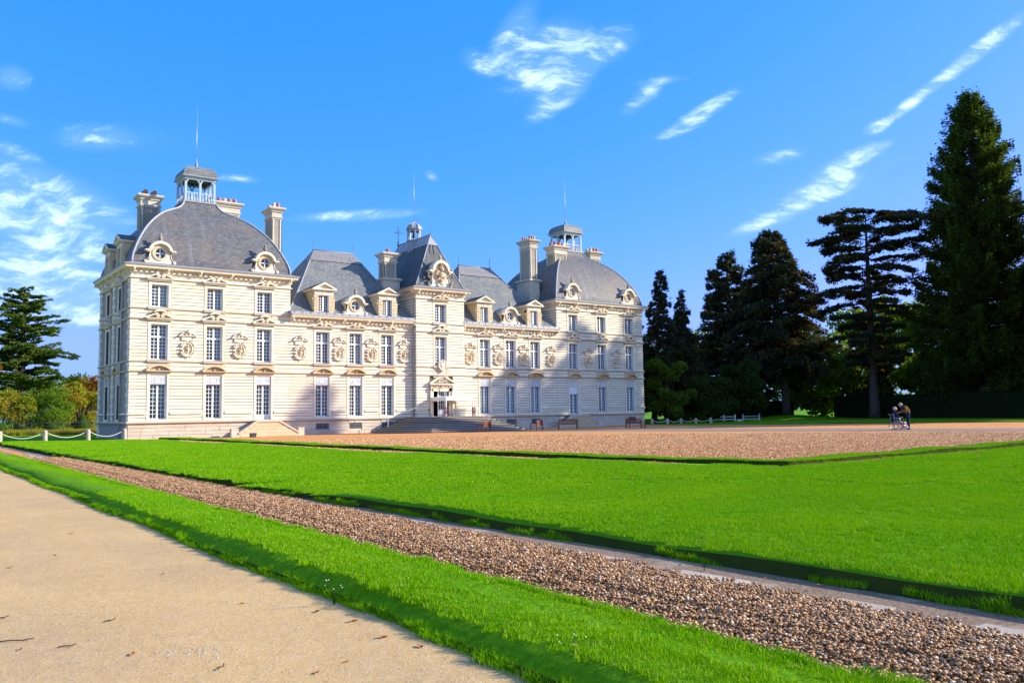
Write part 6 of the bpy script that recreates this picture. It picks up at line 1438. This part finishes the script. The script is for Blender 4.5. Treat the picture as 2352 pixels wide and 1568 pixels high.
# ================================================================== PEOPLE
def skinned(name, joints, edges, mat, parent=None, sub=2, root=0):
    me = bpy.data.meshes.new(name); me.from_pydata([j[0] for j in joints], edges, []); me.materials.append(mat); o = link(name, me, parent)
    m = o.modifiers.new('skin', 'SKIN'); m.use_smooth_shade = True
    for i, j in enumerate(joints):
        r_ = j[1]; v = me.skin_vertices[0].data[i]; v.radius = (r_, r_) if isinstance(r_, (int, float)) else r_; v.use_root = (i == root)
    s_ = o.modifiers.new('sub', 'SUBSURF'); s_.levels = sub; s_.render_levels = sub; return o
def chain(n, s=0): return [(i, i + 1) for i in range(s, s + n - 1)]
def head(parent, c, fx, fz, mat, hairmat, s=1.0, bald=False):
    """face turned along (fx, 0, fz) in the parent's frame"""
    b = MB(); f = Vector((fx, 0, fz)).normalized(); up = Vector((-f.z, 0, f.x)) * (1 if f.x > 0 else -1); C_ = Vector(c)
    if up.z < 0: up = -up
    b.ball(C_, (.095 * s, .078 * s, .115 * s), n=14, m=10); b.ball(C_ + f * .03 * s - up * .05 * s, (.068 * s, .06 * s, .07 * s), n=12, m=8)
    b.ball(C_ + f * .10 * s - up * .005 * s, (.022 * s, .016 * s, .026 * s), n=8, m=6)
    for sy in (-1, 1): b.ball(C_ + Vector((0, sy * .078 * s, 0)) - f * .005, (.02 * s, .012 * s, .032 * s), n=8, m=6)
    b.box(*(lambda q: (q.x - .008, q.x + .008, q.y - .025, q.y + .025, q.z - .006, q.z + .006))(C_ + f * .093 * s - up * .06 * s))
    h_ = build('head', b, mat, parent); e_ = MB()
    for sy in (-1, 1): e_.ball(C_ + f * .085 * s + up * .02 * s + Vector((0, sy * .032 * s, 0)), .012 * s, n=6, m=5)
    build('eye', e_, IRON, h_); hb = MB(); hb.ball(C_ - f * .028 * s + up * (.018 if not bald else -.01) * s, (.093 * s, .084 * s, .105 * s if not bald else .085 * s), n=14, m=10); build('hair', hb, hairmat, h_); return h_
def hand(parent, w_, d, mat, s=1.0):
    d = Vector(d).normalized(); W_ = Vector(w_); side = d.cross(Vector((0, 0, 1))); side = side.normalized() if side.length > .1 else Vector((0, 1, 0)); dn_ = Vector((0, 0, -1))
    J = [(tuple(W_), .022), (tuple(W_ + d * .05 * s), (.030, .016)), (tuple(W_ + d * .09 * s), (.032, .014))]; E_ = [(0, 1), (1, 2)]
    for k in range(4):
        o_ = (k - 1.5) * .019 * s; ln = (.062, .075, .07, .055)[k] * s; b0 = W_ + d * .10 * s + side * o_; i = len(J); J += [(tuple(b0), .009), (tuple(b0 + d * ln * .5 + dn_ * .012), .008), (tuple(b0 + d * ln * .85 + dn_ * .032), .007)]; E_ += [(2, i), (i, i + 1), (i + 1, i + 2)]
    i = len(J); J += [(tuple(W_ + d * .05 * s - side * .035 * s), .010), (tuple(W_ + d * .09 * s - side * .05 * s + dn_ * .015), .008)]; E_ += [(1, i), (i, i + 1)]
    return skinned('hand', J, E_, mat, parent, 1)
PA = math.atan2(-.595, .803); GX, GY = 43.1, -36.9
# wheelchair: local x = towards its front
wc = link('wheelchair', None, None, (41.75, -36.1, .013), PA, 1.12); tag(wc, 'wheelchair with large spoked wheels and pale frame on the forecourt drive', 'wheelchair')
for sy in (-.29, .29):
    t_ = MB(); R1 = .305; t_.tube([(R1 * math.cos(a), 0, R1 + R1 * math.sin(a)) for a in np.linspace(0, 2 * math.pi, 33)], .02, 7, cap=False); w_ = build('wheel', t_, TYRE, wc, loc=(0, sy, 0))
    rm = MB(); rm.tube([(.275 * math.cos(a), -.03 * np.sign(sy) * -1, R1 + .275 * math.sin(a)) for a in np.linspace(0, 2 * math.pi, 33)], .009, 6, cap=False); rm.lathe([(.03, -.03), (.03, .03)], 0, 0, 8) if False else rm.ball((0, 0, R1), .04, n=8, m=6)
    for k in range(14): a = k * math.pi / 7; rm.tube([(0, 0, R1), (.29 * math.cos(a), 0, R1 + .29 * math.sin(a))], .003, 4)
    build('rim', rm, CHROME, w_)
    c_ = MB(); c_.tube([(.085 * math.cos(a), 0, .09 + .085 * math.sin(a)) for a in np.linspace(0, 2 * math.pi, 17)], .016, 6, cap=False); c_.ball((0, 0, .09), .03, n=6, m=4); build('caster', c_, TYRE, wc, loc=(.42, sy * .85, 0))
    f_ = MB(); f_.tube([(.42, sy * .85, .12), (.42, sy * .85, .28), (.0, sy * .85, .32)], .014, 6); f_.tube([(-.18, sy * .85, .30), (-.22, sy * .85, .95), (-.34, sy * .85, .97)], .014, 6); f_.tube([(-.18, sy * .85, .50), (.30, sy * .85, .50), (.52, sy * .6, .45), (.66, sy * .5, .14)], .014, 6); f_.tube([(-.2, sy * .85, .72), (.16, sy * .85, .72), (.16, sy * .85, .5)], .014, 6); f_.box(.60, .76, sy * .5 - .06, sy * .5 + .06, .11, .125); build('frame', f_, CHROME, wc)
st_ = MB(); st_.box(-.18, .26, -.22, .22, .49, .53); build('seat', st_, NAVY, wc); bk_ = MB(); bk_.prism([(-.17, .53), (-.15, .53), (-.20, .92), (-.22, .92)], -.22, .22); build('backrest', bk_, NAVY, wc)
# seated person
sp = link('person', None, None, (41.75, -36.1, .013), PA, 1.12); tag(sp, 'seated person with short hair in dark coat riding the wheelchair', 'person')
J = [((-.06, 0, .60), .125), ((-.10, 0, .80), .12), ((-.09, 0, 1.00), (.13, .11)), ((-.06, 0, 1.12), .05), ((-.03, 0, 1.20), .05),
     ((-.08, -.18, 1.03), .06), ((.05, -.24, .84), .045), ((.24, -.16, .78), .035), ((-.08, .18, 1.03), .06), ((.05, .24, .84), .045), ((.24, .16, .78), .035),
     ((.0, -.10, .60), .085), ((.36, -.11, .62), .06), ((.50, -.11, .22), .045), ((.0, .10, .60), .085), ((.36, .11, .62), .06), ((.50, .11, .22), .045)]
E_ = [(0, 1), (1, 2), (2, 3), (3, 4), (2, 5), (5, 6), (6, 7), (2, 8), (8, 9), (9, 10), (0, 11), (11, 12), (12, 13), (0, 14), (14, 15), (15, 16)]
skinned('body', J, E_, NAVY, sp)
head(sp, (0, 0, 1.30), 1, .1, SKIN, GREYH, 1.05)
for sy in (-1, 1): hand(sp, (.25, sy * .155, .78), (1, -sy * .3, -.05), SKIN); s_ = MB(); s_.ball((.60, sy * .11, .17), (.13, .05, .05), n=10, m=7); build('shoe', s_, SHOEW, sp)
b_ = MB(); b_.ball((.40, -.02, .42), (.07, .24, .20), n=12, m=8); b_.ball((.46, 0, .30), (.05, .2, .14), n=12, m=8); build('blanket', b_, BLANK, sp)
# standing man, bending towards the wheelchair (local -x)
mn = link('person', None, None, (42.72, -36.42, .013), PA, 1.12); tag(mn, 'standing bald man in tan jacket and dark trousers bending over the wheelchair', 'person')
J = [((.04, 0, .92), .12), ((.02, 0, 1.10), .13), ((-.10, 0, 1.30), .14), ((-.22, 0, 1.43), .11), ((-.30, 0, 1.48), .055), ((-.34, 0, 1.50), .05),
     ((-.18, -.19, 1.40), .07), ((-.20, -.25, 1.14), .05), ((-.42, -.16, 1.08), .035), ((-.18, .19, 1.40), .07), ((-.20, .25, 1.14), .05), ((-.42, .16, 1.08), .035),
     ((.03, -.10, .86), .10), ((.0, -.11, .48), .07), ((.04, -.11, .10), .05), ((.04, .10, .86), .10), ((.06, .11, .48), .07), ((.12, .11, .10), .05)]
E_ = [(0, 1), (1, 2), (2, 3), (3, 4), (4, 5), (3, 6), (6, 7), (7, 8), (3, 9), (9, 10), (10, 11), (0, 12), (12, 13), (13, 14), (0, 15), (15, 16), (16, 17)]
skinned('body', J, E_, JEANS, mn)
JJ = [((.05, 0, .96), (.15, .17)), ((.03, 0, 1.12), (.155, .17)), ((-.09, 0, 1.31), (.16, .16)), ((-.21, 0, 1.43), (.13, .13)), ((-.17, -.19, 1.41), .085), ((-.19, -.26, 1.14), .065), ((-.38, -.18, 1.085), .05), ((-.17, .19, 1.41), .085), ((-.19, .26, 1.14), .065), ((-.38, .18, 1.085), .05)]
skinned('jacket', JJ, [(0, 1), (1, 2), (2, 3), (3, 4), (4, 5), (5, 6), (3, 7), (7, 8), (8, 9)], JACK, mn)
head(mn, (-.40, 0, 1.55), -1, -.55, SKIN, GREYH, 1.08, bald=True)
for sy in (-1, 1): hand(mn, (-.42, sy * .16, 1.08), (-1, -sy * .2, -.1), SKIN)
for sy, x in ((-1, .0), (1, .08)): s_ = MB(); s_.ball((x, sy * .11, .05), (.14, .052, .05), n=10, m=7); build('shoe', s_, SHOEW if sy > 0 else SHOED, mn)
